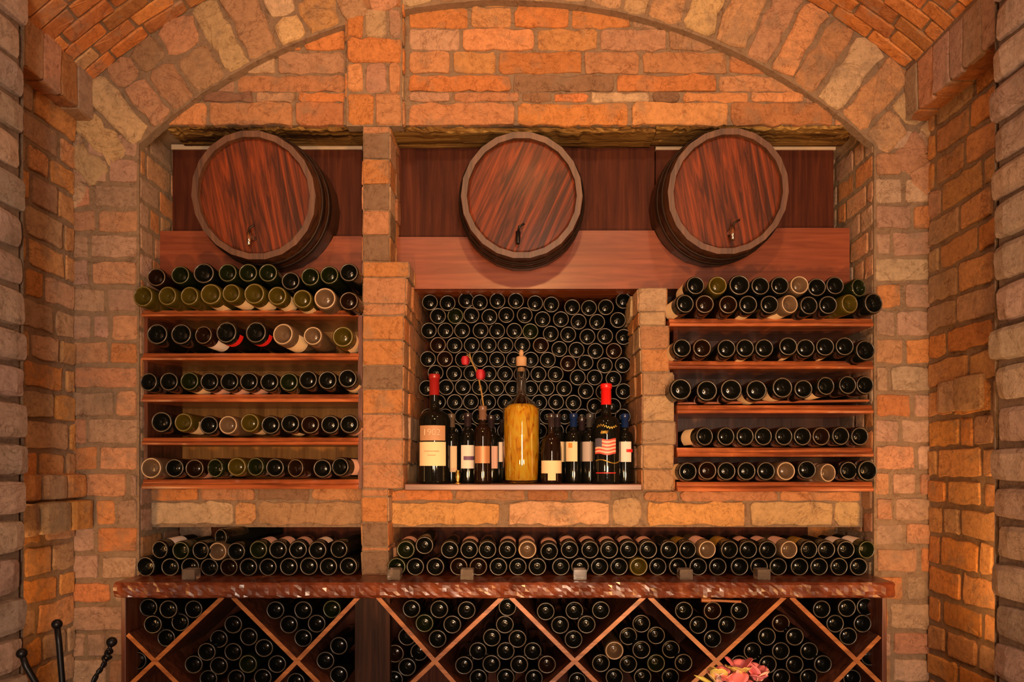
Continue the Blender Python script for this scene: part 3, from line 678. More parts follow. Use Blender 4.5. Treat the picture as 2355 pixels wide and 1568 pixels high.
def put_bottle(px, py, d, where, col='d', kind='std', yaw=0.0, pitch=0.0, lab=None, lab_a=None, group=None, name='wine_bottle', ordn=0, note=''):
    """yaw > 0 swings the neck to the right, pitch < 0 dips it"""
    me = proto(kind, MATS[col]); o = bpy.data.objects.new(name, me); C.objects.link(o)
    o.location = P(px, py, d)
    dirv = Vector((math.sin(yaw) * math.cos(pitch), math.cos(yaw) * math.cos(pitch), math.sin(pitch)))
    q = dirv.to_track_quat('Z', 'Y'); spin = Matrix.Rotation(rb.uniform(0, 6.28), 4, 'Z')
    o.rotation_euler = (q.to_matrix().to_4x4()).to_euler()
    tag(o, f"{LOOK[col]} bottle{note}, {ORD[ordn]} from left, {where}", 'bottle', group)
    if lab:
        m_ = {'w': CREAM, 'r': REDP, 'p': PINKP, 'y': GOLDP, 't': WHITEP}[lab]; r_ = RAD[kind]
        lo_ = bpy.data.objects.new('label', label_mesh((lab, kind), r_, .045 if lab != 'r' else .022, .125 if lab != 'r' else .05, m_)); C.objects.link(lo_)
        lo_.parent = o; inv = q.inverted() @ Vector((math.cos(lab_a), 0, math.sin(lab_a)))
        lo_.rotation_euler = (0, 0, math.atan2(inv.y, inv.x))
    return o
DN = R(-90)
def row(pts, d, where, group, cols=None, kinds=None, labs=None, yaws=None, pitch=0.0, jd=.012, dd=None):
    for i, p in enumerate(pts):
        x, y = p[:2]; c = (cols or {}).get(i, rb.choice('ddddddddddddbg')); k = (kinds or {}).get(i, 'std'); l = (labs or {}).get(i)
        note = {None: '', 'w': ' with cream label', 'r': ' with red label', 'p': ' with pinkish label', 'y': ' with yellow label', 't': ' with white label'}[l[0] if l else None]
        put_bottle(x, y, d + rb.uniform(-jd, jd) + (dd or {}).get(i, 0), where, c, k, (yaws or {}).get(i, rb.uniform(-.03, .03)), pitch + rb.uniform(-.012, .012), l[0] if l else None, R(l[1]) if l else None, group, ordn=i, note=note)
DBS = 2.655
gl = 'bottles lying on the left shelves'; gr = 'bottles lying on the right shelves'
row([(359, 637), (414, 632), (468, 628), (523, 627), (570, 627), (616, 627), (668, 646), (713, 636), (757, 632), (802, 626)], 2.66, 'upper row of top left shelf', gl, {i: 'g' for i in (1, 3, 4, 5, 7, 8)}, {2: 'fat'}, pitch=-.05, jd=.004)
row([(328, 681), (384, 680), (435, 680), (484, 676), (531, 674), (584, 675), (637, 680), (695, 687), (747, 686), (802, 692)], 2.645, 'lower row of top left shelf', gl, {**{i: 'o' for i in range(0, 8)}, 8: 'c', 9: 'b'}, {0: 'fat', 1: 'burg', 3: 'fat', 5: 'fat', 8: 'mag'}, {3: ('w', -100), 4: ('w', -75), 5: ('w', -80), 6: ('w', -40), 7: ('w', -90)}, {0: .10, 1: .1, 2: .08, 4: .10, 5: .06}, pitch=-.03, jd=.004)
row([(361, 768), (416, 768), (467, 770), (520, 764), (588, 764), (650, 768), (719, 772), (788, 774)], DBS, 'second left shelf from top', gl, {0: 'd', 1: 'd', 2: 'b', 3: 'd', 4: 'd', 5: 'c', 6: 'c', 7: 'o'}, {0: 'fat', 1: 'fat', 3: 'mag', 4: 'mag', 5: 'mag', 7: 'fat'}, {2: ('t', -60), 3: ('r', -60), 4: ('r', -60), 5: ('w', -45), 7: ('w', -25)}, {2: .15, 3: .10, 4: .10, 5: .16, 7: .0}, pitch=-.06, jd=.003)
row([(341, 878), (388, 877), (435, 876), (481, 877), (527, 877), (572, 877), (619, 878), (664, 878), (708, 873), (753, 874), (799, 870)], DBS, 'third left shelf from top', gl, {0: 'd', 2: 'g'}, None, {2: ('w', -60), 3: ('p', -90), 4: ('p', -90), 5: ('p', -90), 10: ('w', -80)}, {0: .14}, pitch=-.05, jd=.003)
row([(371, 970), (421, 971), (480, 977), (524, 977), (574, 972), (622, 977), (667, 974), (713, 976), (759, 976), (803, 975)], DBS, 'fourth left shelf from top', gl, {0: 'd', 1: 'o', 3: 'c', 4: 'o'}, {0: 'fat'}, {1: ('w', -45), 4: ('w', -90), 6: ('w', -110), 9: ('p', -70)}, {1: .08}, pitch=-.03, jd=.003)
row([(347, 1076), (401, 1076), (447, 1077), (494, 1076), (544, 1073), (587, 1073), (632, 1075), (679, 1076), (741, 1077), (782, 1073)], DBS, 'bottom left shelf', gl, {0: 'c', 3: 'g', 4: 'o', 5: 'g'}, {0: 'fat', 3: 'burg'}, {1: ('w', 180), 2: ('p', -40), 9: ('p', 0)}, {1: -.02, 3: .3, 5: .22, 7: .3, 9: .22}, pitch=-.02, jd=.003)
row([(1600, 656), (1651, 656), (1701, 655), (1749, 657), (1794, 656), (1839, 655), (1879, 660), (1921, 656), (1976, 661)], 2.66, 'upper row of top right shelf', gr, {1: 'o', 2: 'd', 5: 'c', 8: 'g'}, {2: 'fat'}, {0: ('w', 190)}, {0: -.08, 7: -.05, 8: -.35}, pitch=-.06, jd=.003)
row([(1576, 698), (1621, 699), (1675, 700), (1721, 700), (1770, 700), (1817, 699), (1861, 702), (1905, 701), (1955, 698), (2010, 697)], 2.645, 'lower row of top right shelf', gr, {5: 'c', 8: 'o'}, {8: 'burg', 9: 'fat'}, {0: ('w', 200), 3: ('w', -70), 5: ('w', -80)}, {0: -.15, 5: -.25, 8: -.25, 9: -.2, 6: -.1}, pitch=-.03, jd=.003)
row([(1569, 800), (1615, 800), (1671, 801), (1714, 800), (1758, 800), (1813, 796), (1853, 800), (1898, 797), (1943, 796), (1991, 805)], DBS, 'second right shelf from top', gr, {9: 'd'}, {9: 'fat'}, {0: ('w', 190), 3: ('w', -60), 5: ('w', -50), 7: ('w', -45)}, {0: -.06, 9: -.12}, pitch=-.05, jd=.003)
row([(1566, 895), (1626, 898), (1682, 896), (1740, 897), (1800, 891), (1848, 894), (1900, 887), (1950, 885), (1990, 885)], DBS, 'third right shelf from top', gr, {2: 'd', 6: 'd'}, {0: 'mag', 1: 'fat', 2: 'mag', 3: 'fat', 4: 'fat'}, {3: ('w', -140), 4: ('w', -130), 6: ('w', -110)}, {4: -.06, 6: -.14, 7: -.1, 8: -.1}, pitch=-.03, jd=.003)
row([(1621, 1003), (1670, 1003), (1714, 1003), (1756, 1003), (1803, 1003), (1846, 1003), (1889, 1003), (1934, 1002), (1978, 1003)], DBS, 'fourth right shelf from top', gr, None, None, {0: ('w', 175)}, {0: -.22, 1: -.15, 2: -.12, 3: -.12, 4: -.1, 5: -.1, 6: -.1, 7: -.1, 8: -.08}, pitch=-.02, jd=.003)
row([(1582, 1084), (1627, 1082), (1671, 1083), (1717, 1083), (1762, 1083), (1808, 1083), (1856, 1080), (1905, 1087), (1952, 1082), (1996, 1082)], DBS, 'bottom right shelf', gr, {5: 'c', 7: 'c'}, {9: 'fat'}, {0: ('w', 180), 7: ('p', 110)}, {0: -.05, 7: -.28, 8: -.1, 9: -.1}, pitch=-.02, jd=.003)
gc = 'bottles lying in two layers on the counter'
row([(367, 1264), (415, 1266), (461, 1266), (500, 1268), (543, 1268), (594, 1264), (639, 1264), (685, 1264), (730, 1265), (779, 1263)], 2.71, 'upper layer on counter left of pilaster', gc, {3: 'c', 4: 'd'}, None, {0: ('t', 80), 5: ('p', 60), 6: ('p', 70), 7: ('p', 70), 8: ('t', 90)}, {0: .2, 1: .12, 2: .15, 7: -.1, 9: .12}, pitch=.02)
row([(334, 1303), (391, 1304), (437, 1303), (481, 1304), (526, 1304), (571, 1304), (616, 1304), (664, 1303), (710, 1302), (755, 1303), (801, 1302)], 2.71, 'lower layer on counter left of pilaster', gc, {0: 'd'}, {0: 'fat'}, yaws={0: .15})
put_bottle(507, 1236, 2.74, 'x', 'd', 'slim', .45, .0, group=gc)['label'] = 'single dark wine bottle lying askew on top of the left counter stack'
up_ = [933, 976, 1034, 1079, 1121, 1167, 1213, 1263, 1310, 1357, 1401, 1446, 1491, 1539, 1582, 1627, 1678, 1721, 1766, 1815, 1861, 1901, 1946, 1994]
row([(x, {976: 1254, 1263: 1268}.get(x, 1264)) for x in up_], 2.71, 'upper layer on counter right of pilaster', gc, {6: 'c', 15: 'c', 19: 'c', 9: 'd'}, None,
    {0: ('p', 90), 3: ('p', 90), 5: ('p', 90), 6: ('p', 90), 7: ('p', 90), 8: ('p', 90), 9: ('p', 90), 10: ('p', 90), 11: ('p', 90), 12: ('p', 90), 14: ('y', 100), 15: ('p', 110), 16: ('y', 110), 17: ('p', 80), 18: ('p', 80), 19: ('p', 120), 20: ('y', 100), 22: ('t', 90), 23: ('t', 110)}, {i: -.12 for i in (14, 15, 16, 19, 20)} | {23: -.15}, pitch=.03)
lo_ = [912, 955, 1001, 1055, 1100, 1146, 1191, 1236, 1290, 1334, 1379, 1424, 1469, 1513, 1559, 1606, 1651, 1701, 1746, 1790, 1839, 1884, 1930, 1975]
row([(x, 1303) for x in lo_], 2.71, 'lower layer on counter right of pilaster', gc, {12: 'o'})
# the rest: cut off by the frame or behind the standing bottles, or at the niche's edge rows
rest = []
# --- bottles in the diamond cells
cells = {
 'cell at far left of rack': [(341, 1397), (387, 1401), (445, 1401), (351, 1436), (414, 1431), (382, 1467)],
 'leftmost full diamond cell': [(536, 1436), (503, 1469), (572, 1464), (475, 1499), (536, 1499), (607, 1490), (445, 1528), (503, 1531), (570, 1527), (637, 1527)],
 'half cell left of centre post': [(633, 1403), (697, 1403), (763, 1401), (664, 1436), (728, 1434), (697, 1467)],
 'cell touching centre post from left': [(779, 1485), (748, 1519)],
 'cell touching centre post from right': [(936, 1464), (908, 1503), (964, 1499), (936, 1534)],
 'half cell right of centre post': [(946, 1400), (1010, 1401), (1073, 1403), (976, 1433), (1040, 1436), (1006, 1469)],
 'second full diamond cell': [(1167, 1396), (1161, 1436), (1131, 1466), (1190, 1469), (1099, 1497), (1163, 1497), (1225, 1497), (1067, 1530), (1130, 1527), (1194, 1528), (1258, 1528)],
 'half cell under the niche': [(1255, 1406), (1321, 1404), (1382, 1403), (1288, 1437), (1349, 1436), (1319, 1470)],
 'third full diamond cell': [(1475, 1434), (1445, 1463), (1509, 1461), (1413, 1496), (1475, 1494), (1543, 1493), (1382, 1525), (1445, 1527), (1509, 1525), (1572, 1524)],
 'half cell left of flowers': [(1573, 1404), (1639, 1404), (1701, 1404), (1606, 1437), (1672, 1437), (1639, 1469)],
 'rightmost full diamond cell': [(1796, 1433), (1764, 1464), (1828, 1464), (1731, 1497), (1796, 1497), (1861, 1497), (1700, 1527), (1766, 1528), (1828, 1528), (1893, 1527)],
 'cell at far right of rack': [(1890, 1401), (1948, 1398), (1991, 1395), (1921, 1434), (1984, 1434), (1951, 1463)],
}
rest += [(x, y, 2.68, .0375) for x, y in ((316, 1519), (779, 1552), (2001, 1510), (479, 1561), (543, 1560), (604, 1558), (680, 1568), (906, 1563), (1100, 1559), (1163, 1558), (1228, 1560), (1328, 1566), (1413, 1557), (1478, 1557), (1542, 1557), (1797, 1558), (1860, 1558), (1960, 1560))]
WN = ['one', 'two', 'three', 'four', 'five']
for cn, pts in cells.items():
    rows_ = []; 
    for p in sorted(pts, key=lambda p: p[1]):
        if rows_ and abs(rows_[-1][0][1] - p[1]) < 16: rows_[-1].append(p)
        else: rows_.append([p])
    for ri, rw in enumerate(rows_):
        rw.sort(); d = 2.67
        cols = {}; labs = {}
        row(rw, d, f'row {WN[ri]}, {cn}', 'bottles in the diamond rack', {i: 'c' for i, p in enumerate(rw) if p == (1413, 1496)}, jd=.02)
# --- bottle wall in the niche
def zp(zx, zy): return (800 + zx / 2.704, 560 + zy / 2.704)
NW = {
 1: ([510, 620, 735, 820, 930, 1045, 1165, 1265, 1395, 1500, 1605, 1715], [365, 370, 352, 365, 355, 355, 370, 378, 395, 400, 395, 355]),
 2: ([560, 668, 768, 880, 985, 1100, 1210, 1325, 1435, 1550, 1680], [450, 450, 445, 455, 443, 445, 470, 470, 485, 487, 475]),
 3: ([503, 607, 710, 825, 928, 1035, 1135, 1262, 1370, 1490, 1600, 1715], [540, 540, 540, 540, 542, 542, 545, 560, 565, 578, 575, 580]),
 4: ([560, 663, 770, 875, 980, 1085, 1200, 1315, 1422, 1540, 1655], [630, 632, 632, 630, 632, 630, 632, 655, 660, 667, 667]),
 5: ([497, 603, 715, 820, 928, 1033, 1137, 1243, 1370, 1478, 1598, 1710], [717, 717, 720, 717, 720, 720, 722, 722, 745, 740, 757, 755]),
 6: ([545, 660, 768, 875, 978, 1080, 1185, 1292, 1430, 1535, 1652], [803, 808, 805, 808, 810, 812, 812, 812, 832, 832, 840]),
 7: ([490, 610, 715, 820, 925, 1025, 1135, 1237, 1345, 1480, 1590, 1715], [898, 893, 893, 893, 897, 900, 900, 897, 900, 917, 922, 918]),
 8: ([560, 665, 765, 872, 978, 1080, 1190, 1295, 1403, 1535, 1650], [985, 985, 983, 985, 985, 985, 988, 985, 990, 1010, 1010]),
 9: ([500, 605, 712, 818, 925, 1025, 1130, 1240, 1350, 1460, 1585, 1710], [1075] * 12),
 10: ([560, 665, 765, 872, 978, 1080, 1190, 1295, 1403, 1520, 1640], [1165] * 11),
 11: ([500, 605, 712, 818, 925, 1025, 1130, 1240, 1350, 1460, 1585, 1710], [1255] * 12),
 12: ([560, 665, 765, 872, 978, 1080, 1190, 1295, 1403, 1520, 1640], [1345] * 11),
 13: ([500, 605, 712, 818, 925, 1025, 1130, 1240, 1350, 1460, 1585, 1710], [1432] * 12)}
for k, (xs, ys) in NW.items():
    pts = [zp(a, b_) for a, b_ in zip(xs, ys)]
    if 2 <= k <= 5: row(pts, 2.985, f'{ORD[k - 1]} row from top of the niche bottle wall', 'stacked bottles filling the niche', {2: 'd'}, jd=.006)
    else: rest += [(x, y, 2.985, .037) for x, y in pts]
t = MB(); src = [(v.co.copy()) for v in proto('std', G_DARK).vertices]; sf = [(tuple(p.vertices), p.material_index) for p in proto('std', G_DARK).polygons]
for i, (x, y, d, r_) in enumerate(rest):
    Mx = Matrix.Translation(P(x, y, d + rb.uniform(-.006, .006))) @ Vector((rb.uniform(-.03, .03), 1, rb.uniform(-.02, .02))).to_track_quat('Z', 'Y').to_matrix().to_4x4()
    b0 = len(t.v); t.v += [tuple(Mx @ v) for v in src]; t.f += [tuple(a + b0 for a in f) for f, _ in sf]; t.mi += [k for _, k in sf]
o = t.build('stacked_bottles', G_DARK, smooth=True); tag(o, 'remaining dark bottle ends around the niche edges and along the bottom of the rack', 'bottles', kind='stuff')
NB = MB(); NB.box(PX(950, 3.0), PX(1475, 3.0), 3.305, 3.315, PZ(1120, 3.0), PZ(670, 3.0))
struct(NB.build('trim_4', PANELW))

# ------------------------------------------------------------------ standing bottles in the niche
ZS = PZ(1113, 2.735)
def stand(px, d, r, hh, label, glass, cap, neck=.0145, cap_h=.055, sh=(.60, .12), labels=(), name='wine_bottle'):
    """labels: (z0, z1, centre angle, half angle, material)"""
    root = empty(name, (PX(px, d), d, ZS)); tag(root, label, 'bottle', 'bottles standing in the niche')
    me = bottle_mesh('glass_body', r=r, L=hh, neck=neck, shoulder=sh[0], slope=sh[1], punt=.02)
    for m in glass: me.materials.append(m)
    o = bpy.data.objects.new('glass_body', me); C.objects.link(o); o.parent = root
    if cap:
        c = MB(); c.lathe([(neck * 1.02, hh - cap_h), (neck * 1.08, hh - cap_h + .001), (neck * 1.05, hh - .020), (neck * 1.22, hh - .018), (neck * 1.22, hh - .003), (neck * 1.1, hh + .001), (1e-5, hh + .0015)], 20)
        c.build('capsule', cap, root, smooth=True)
    for (z0, z1, a, half, m) in labels:
        l = MB(); l.lathe([(r + .0007, z0), (r + .0007, z1)], 16, a0=-math.pi / 2 + a - half, a1=-math.pi / 2 + a + half); lo = l.build('label', m, root, smooth=True)
    return root
k_ = lambda d: d / F
def zr(py, d): return PZ(py, d) - ZS
d = 2.80; r1 = 37 * k_(d)
g1 = stand(999, d, r1, zr(861, d), 'tall dark magnum with dark red capsule and square cream label, leftmost in niche', G_DARK, DRED_CAP, neck=.019, cap_h=48 * k_(d), sh=(.57, .10),
      labels=[(zr(1071, d), zr(1017, d), -.05, .92, CREAM), (zr(1014, d), zr(980, d), -.05, .88, TANP)])
def text(s_, loc, size, m, parent, ext=.0004):
    cu = bpy.data.curves.new('lettering', 'FONT'); cu.body = s_; cu.size = size; cu.extrude = ext; cu.align_x = 'CENTER'; cu.align_y = 'CENTER'; cu.materials.append(m)
    tmp = bpy.data.objects.new('lettering', cu); me = bpy.data.meshes.new_from_object(tmp); bpy.data.objects.remove(tmp); o = bpy.data.objects.new('lettering', me); C.objects.link(o); o.parent = parent; o.location = loc; o.rotation_euler = (R(90), 0, 0); return o
text('1902', (-.003, -r1 - .003, zr(996, d)), .036, simple('faded_print', (.60, .36, .22), .6), g1)
for zz, wd in ((1038, .030), (1047, .016)):
    l = MB(); l.box(-wd - .003, wd - .003, -r1 - .0016, -r1 - .001, zr(zz + .8, d), zr(zz - .8, d)); l.build('print_line', TANP, g1)
d = 2.86
stand(1038, d, .0375, zr(952, d), 'small dark bottle with narrow tan label right of the cream-labelled magnum', G_DARK, simple('tan_capsule', (.09, .06, .04), .25), sh=(.6, .12), labels=[(zr(1085, d), zr(1026, d), .12, .6, simple('tan_white_paper', (.58, .40, .25), .7))])
l3 = stand(1076, d, .037, zr(950, d), 'dark bottle with white label and purple band, third from left in niche', G_DARK, BLACKCAP, labels=[(zr(1077, d), zr(1024, d), 0, .75, WHITEP)])
t = MB(); t.lathe([(.0382, zr(1058, d)), (.0382, zr(1049, d))], 10, a0=-math.pi / 2 - .4, a1=-math.pi / 2 + .75); t.build('label_band', PURPLE, l3, smooth=True)
d = 2.80
l4 = stand(1110, d, .036, zr(934, d), 'brown bottle with copper label holding the dried roses', G_BROWN, simple('copper_capsule', (.16, .08, .05), .28), labels=[(zr(1065, d), zr(1026, d), 0, .95, simple('copper_paper', (.45, .20, .09), .45, .3))])
d = 2.90
stand(1129, d, .036, zr(955, d), 'dark bottle behind the copper-labelled one, thin pale label edge showing', G_DARK, BLACKCAP, labels=[(zr(1077, d), zr(1026, d), .3, .6, PINKP)])
stand(1158, 2.92, .037, zr(965, 2.92), 'dark bottle with pale label half hidden left of the golden decanter bottle', G_DARK, BLACKCAP, labels=[(zr(1062, 2.92), zr(1017, 2.92), -.2, .9, WHITEP)])
# large clear bottle of golden liquid
d = 2.83; rg = 43 * k_(d); hg = zr(843, d)
root = empty('decanter_bottle', (PX(1199, d), d, ZS)); tag(root, 'large clear glass bottle filled with golden liquid and corked, centre of niche', 'bottle')
g = MB(); sh0 = zr(945, d); nz_ = zr(915, d)
g.lathe([(1e-5, .004), (rg * .8, .002), (rg * .96, .004), (rg, .014), (rg, sh0), (rg * .93, sh0 + .018), (rg * .70, sh0 + .036), (rg * .40, nz_), (.020, nz_ + .014), (.019, hg - .012), (.023, hg - .010), (.023, hg), (.016, hg), (.016, nz_ + .012), (rg * .36, nz_ - .004), (rg * .66, sh0 + .030), (rg * .88, sh0 + .013), (rg * .94, sh0 - .003), (rg * .94, .016), (rg * .85, .010), (1e-5, .010)], 40); g.build('glass_body', GLASS, root, smooth=True)
g = MB(); g.lathe([(1e-5, .0102), (rg * .84, .0102), (rg * .935, .0165), (rg * .935, sh0 - .003), (rg * .90, sh0 + .008), (rg * .80, sh0 + .018), (rg * .66, sh0 + .025), (1e-5, sh0 + .025)], 40); g.build('liquid', LIQUID, root, smooth=True)
g = MB(); g.lathe([(1e-5, hg - .02), (.0155, hg - .02), (.0158, hg), (.021, hg + .002), (.022, hg + .036), (.019, hg + .040), (.008, hg + .044), (.010, hg + .056), (.006, hg + .068), (1e-5, hg + .07)], 20); g.build('cork_stopper', CORK, root, smooth=True)
d = 2.79
l8 = stand(1268, d, 24 * k_(d), zr(951, d), 'brown sloping-shoulder bottle with wide cream label right of the golden decanter bottle', G_BROWN, BLACKCAP, sh=(.42, .22), neck=.0125, labels=[(zr(1088, d), zr(1059, d), 0, 1.25, CREAM), (zr(1104, d), zr(1088, d), 0, .38, CREAM)])
d = 2.90
stand(1281, d, .036, zr(952, d), 'dark bottle hidden behind the sloping-shoulder bottle, cream label edges showing', G_DARK, BLACKCAP, labels=[(zr(1062, d), zr(1016, d), 0, 1.3, CREAM)])
d = 2.86
l10 = stand(1319, d, .037, zr(951, d), 'dark bottle with blue capsule and orange-spotted cream label', G_DARK, BLUEP, labels=[(zr(1061, d), zr(1016, d), -.35, .7, CREAM)])
t = MB(); t.lathe([(.0382, zr(1030, d)), (.0382, zr(1019, d))], 8, a0=-math.pi / 2 - .65, a1=-math.pi / 2 - .2); t.build('label_spot', simple('orange_print', (.6, .22, .03), .6), l10, smooth=True)
stand(1338, 2.92, .036, zr(960, 2.92), 'dark bottle with thin white label strip behind the blue-capsuled one', G_DARK, BLACKCAP, labels=[(zr(1074, 2.92), zr(1028, 2.92), -.15, .35, WHITEP)])
stand(1357, 2.87, .036, zr(952, 2.87), 'dark bottle with grey label just left of the red-capsuled magnum', G_DARK, simple('grey_capsule', (.05, .045, .045), .22), labels=[(zr(1061, 2.87), zr(1016, 2.87), -.35, .75, simple('grey_paper', (.42, .34, .30), .7))])
d = 2.79; r13 = 32 * k_(d)
l13 = stand(1394, d, r13, zr(883, d), 'tall black magnum with bright red capsule and striped flag label', G_DARK, RED_CAP, neck=.0195, cap_h=48 * k_(d), sh=(.58, .10))
t = MB(); z0, z1 = zr(1045, d), zr(1010, d); a0, a1 = -math.pi / 2 - .98, -math.pi / 2 + .60; n = 14
for i in range(9):
    za, zb_ = z0 + (z1 - z0) * i / 9, z0 + (z1 - z0) * (i + 1) / 9
    wv = lambda a: .003 * math.sin((a - a0) * 5)
    for k in range(n):
        aa, ab = a0 + (a1 - a0) * k / n, a0 + (a1 - a0) * (k + 1) / n; rr = r13 + .001
        mi = 2 if (i >= 4 and k < 5) else (0 if i % 2 == 0 else 1)
        t.add([(rr * math.cos(aa), rr * math.sin(aa), za + wv(aa)), (rr * math.cos(ab), rr * math.sin(ab), za + wv(ab)), (rr * math.cos(ab), rr * math.sin(ab), zb_ + wv(ab)), (rr * math.cos(aa), rr * math.sin(aa), zb_ + wv(aa))], [(0, 1, 2, 3)], mi)
fl = t.build('flag_label', [simple('flag_red', (.55, .06, .04), .5), simple('flag_cream', (.70, .42, .28), .5), simple('flag_blue', (.08, .07, .10), .5)], l13); fl['label'] = 'striped flag label with dark canton'
t = MB(); rr = r13 + .0012
pts = [(rr * math.cos(a), rr * math.sin(a), zr(1061 + 4 * math.sin((a + 1.6) * 3.2), d)) for a in [-math.pi / 2 - .9 + 1.9 * i / 16 for i in range(17)]]; t.tube(pts, .0022, 6)
t.build('gold_ribbon', GOLDP, l13)
t = MB(); pts = []
for i in range(60):
    a = -math.pi / 2 - .8 + 1.5 * i / 59; pts.append((rr * math.cos(a), rr * math.sin(a), zr(982 + 2.6 * math.sin(i * .9) - 3 * math.sin(i * .12), d)))
t.tube(pts, .0012, 5); pts = [(rr * math.cos(a), rr * math.sin(a), zr(995 + 4 * math.sin(i * 1.5), d)) for i, a in enumerate([-math.pi / 2 - .5 + .5 * i / 24 for i in range(25)])]; t.tube(pts, .0012, 5)
t.build('gold_script', GOLDP, l13)
t = MB(); t.lathe([(rr, zr(1088, d)), (rr, zr(1086, d))], 12, a0=-math.pi / 2 - .9, a1=-math.pi / 2 + .6); t.build('red_line', REDP, l13)
l14 = stand(1437, 2.83, .0365, zr(952, 2.83), 'dark bottle with bright blue capsule and white label, rightmost in niche', G_DARK, BLUEP, labels=[(zr(1062, 2.83), zr(1016, 2.83), 0, .6, WHITEP)])
t = MB(); t.lathe([(.0378, zr(1040, 2.83)), (.0378, zr(1033, 2.83))], 8, a0=-math.pi / 2, a1=-math.pi / 2 + .8); t.build('label_spot', REDP, l14, smooth=True)
# small brass stopper on the sill, dried roses
d = 2.755; t = MB(); t.lathe([(1e-5, 0), (.018, 0), (.018, .003), (.007, .006), (.008, .016), (.011, .030), (.010, .042), (.006, .046), (.009, .052), (1e-5, .056)], 20)
o = t.build('brass_stopper', BRASS, smooth=True); o.location = (PX(1053, d), d, ZS); tag(o, 'small brass bottle stopper standing on the niche sill', 'stopper')
d = 2.79; root = empty('dried_rose_stem', P(1111, 934, 2.80)); tag(root, 'dried stem with two dark red roses stuck in a bottle neck', 'flower')
STEM = simple('dry_stem', (.28, .15, .03), .7); ROSE = simple('rose_red', (.36, .004, .014), .6)
def rel(p): return P(*p) - root.location
t = MB(); t.tube([rel(p) for p in ((1112, 934, 2.797), (1108, 905, 2.79), (1102, 876, 2.785), (1094, 850, 2.78), (1084, 830, 2.775), (1080, 812, 2.775))], [.0032, .003, .003, .003, .0026, .002], 7)
t.tube([rel(p) for p in ((1103, 878, 2.785), (1104, 866, 2.78))], .002, 6); t.tube([rel(p) for p in ((1083, 826, 2.775), (1074, 816, 2.77), (1070, 822, 2.77))], .002, 6); t.build('stem', STEM, root)
def rose(c, s):
    t = MB(); t.sphere(c, s * .62, 12)
    for k in range(9):
        a = k * 2.4; rr = s * (.35 + .05 * k); n = 5; vs = []
        for i in range(n + 1):
            for j in range(4):
                aa = a + (i / n - .5) * 1.7; z = (j / 3 - .5) * s * 1.5; q = rr * (1 + .18 * (j / 3) ** 2) * math.sin(math.pi * (.28 + .5 * j / 3)) * 1.05
                vs.append(Vector(c) + Vector((q * math.cos(aa), q * math.sin(aa), z)))
        t.add(vs, [(i * 4 + j, (i + 1) * 4 + j, (i + 1) * 4 + j + 1, i * 4 + j + 1) for i in range(n) for j in range(3)])
    return t
rose(rel((1070, 829, 2.765)), .022).build('rose_bloom', ROSE, root, smooth=True)
rose(rel((1105, 861, 2.77)), .025).build('rose_bloom', ROSE, root, smooth=True)

# ------------------------------------------------------------------ small glass candle holders on the counter
ZC = PZ(1340, DC)
FROST = simple('ribbed_glass', (.62, .50, .40), .12, 0, .8); FROST.node_tree.nodes['Principled BSDF'].inputs['Transmission Weight'].default_value = .88
gproto = None
for i, (px, lb) in enumerate(((440, 'small square glass holder on the counter left of the brick pilaster'), (908, 'small square glass holder beside the foot of the brick pilaster'), (1075, 'small square glass holder, second to the right of the pilaster foot'), (1333, 'small square glass holder on the counter below the striped flag label'), (1575, 'small square glass holder under the left end of the right shelving'), (1752, 'rightmost small square glass holder on the counter'))):
    d = 2.635
    if gproto is None:
        a = .0265; t = MB(); t.lathe([(a * 1.25, 0), (a * 1.36, .004), (a * 1.36, .038), (a * 1.25, .040), (a * 1.1, .038), (a * 1.02, .012), (1e-5, .010)], 4, a0=math.pi / 4, a1=math.pi / 4 + 2 * math.pi)
        t.f.append(tuple(range(4))); t.mi.append(0)
        me = t.mesh('candle_holder'); me.materials.append(FROST); gproto = (me,)
    o = bpy.data.objects.new('glass_holder', gproto[0]); C.objects.link(o); o.location = (PX(px, d), d, ZC); o.scale = (.95, .95, 1.0)
    tag(o, lb, 'glass holder', 'small glass holders along the counter')
# wooden opener hooked under the counter edge
t = MB(); p = P(1612, 1379, 2.59); q = P(1704, 1383, 2.59); t.bar(p, q, (0, 0, 1), .012, .009); t.tube([P(1612, 1379, 2.585), P(1634, 1380, 2.585)], .009, 10)
o = t.build('wooden_opener', RACKW, bevel=.002); tag(o, 'short reddish wooden opener tucked under the counter edge', 'opener')

# ------------------------------------------------------------------ wrought iron stand, lower left
root = empty('wrought_iron_stand', (PX(150, 2.0), 2.0, 0)); tag(root, 'black wrought iron stand with ball-tipped upright rods in the lower left corner', 'stand')
def rl_(p): return P(*p) - root.location
def rod(pts, rad, ball, twist=False):
    t = MB()
    if twist:
        P_ = [rl_(p) for p in pts]; n = 60
        def at(s):
            k = s * (len(P_) - 1); i = min(int(k), len(P_) - 2); return P_[i].lerp(P_[i + 1], k - i)
        for ph in (0, math.pi):
            t.tube([at(i / n) + Vector((math.cos(i * .42 + ph), math.sin(i * .42 + ph), 0)) * (.0035 + .009 * math.exp(-((i - 13) / 4) ** 2)) for i in range(n + 1)], rad * .62, 8)
    else: t.tube([rl_(p) for p in pts], rad, 10)
    o = t.build('rod', IRON, root, smooth=True)
    b = MB(); b.sphere(rl_(ball), .0145, 16); b.build('ball_tip', IRON, o, smooth=True)
rod([(131, 1437, 2.0), (136, 1480, 2.0), (143, 1568, 2.0), (150, 1700, 2.0), (152, 1960, 2.0), (152, 2020, 2.0)], .0082, (131, 1435, 2.0))
rod([(50, 1503, 1.96), (60, 1532, 1.96), (82, 1570, 1.97), (115, 1630, 1.99), (148, 1700, 2.0)], .0085, (50, 1502, 1.96))
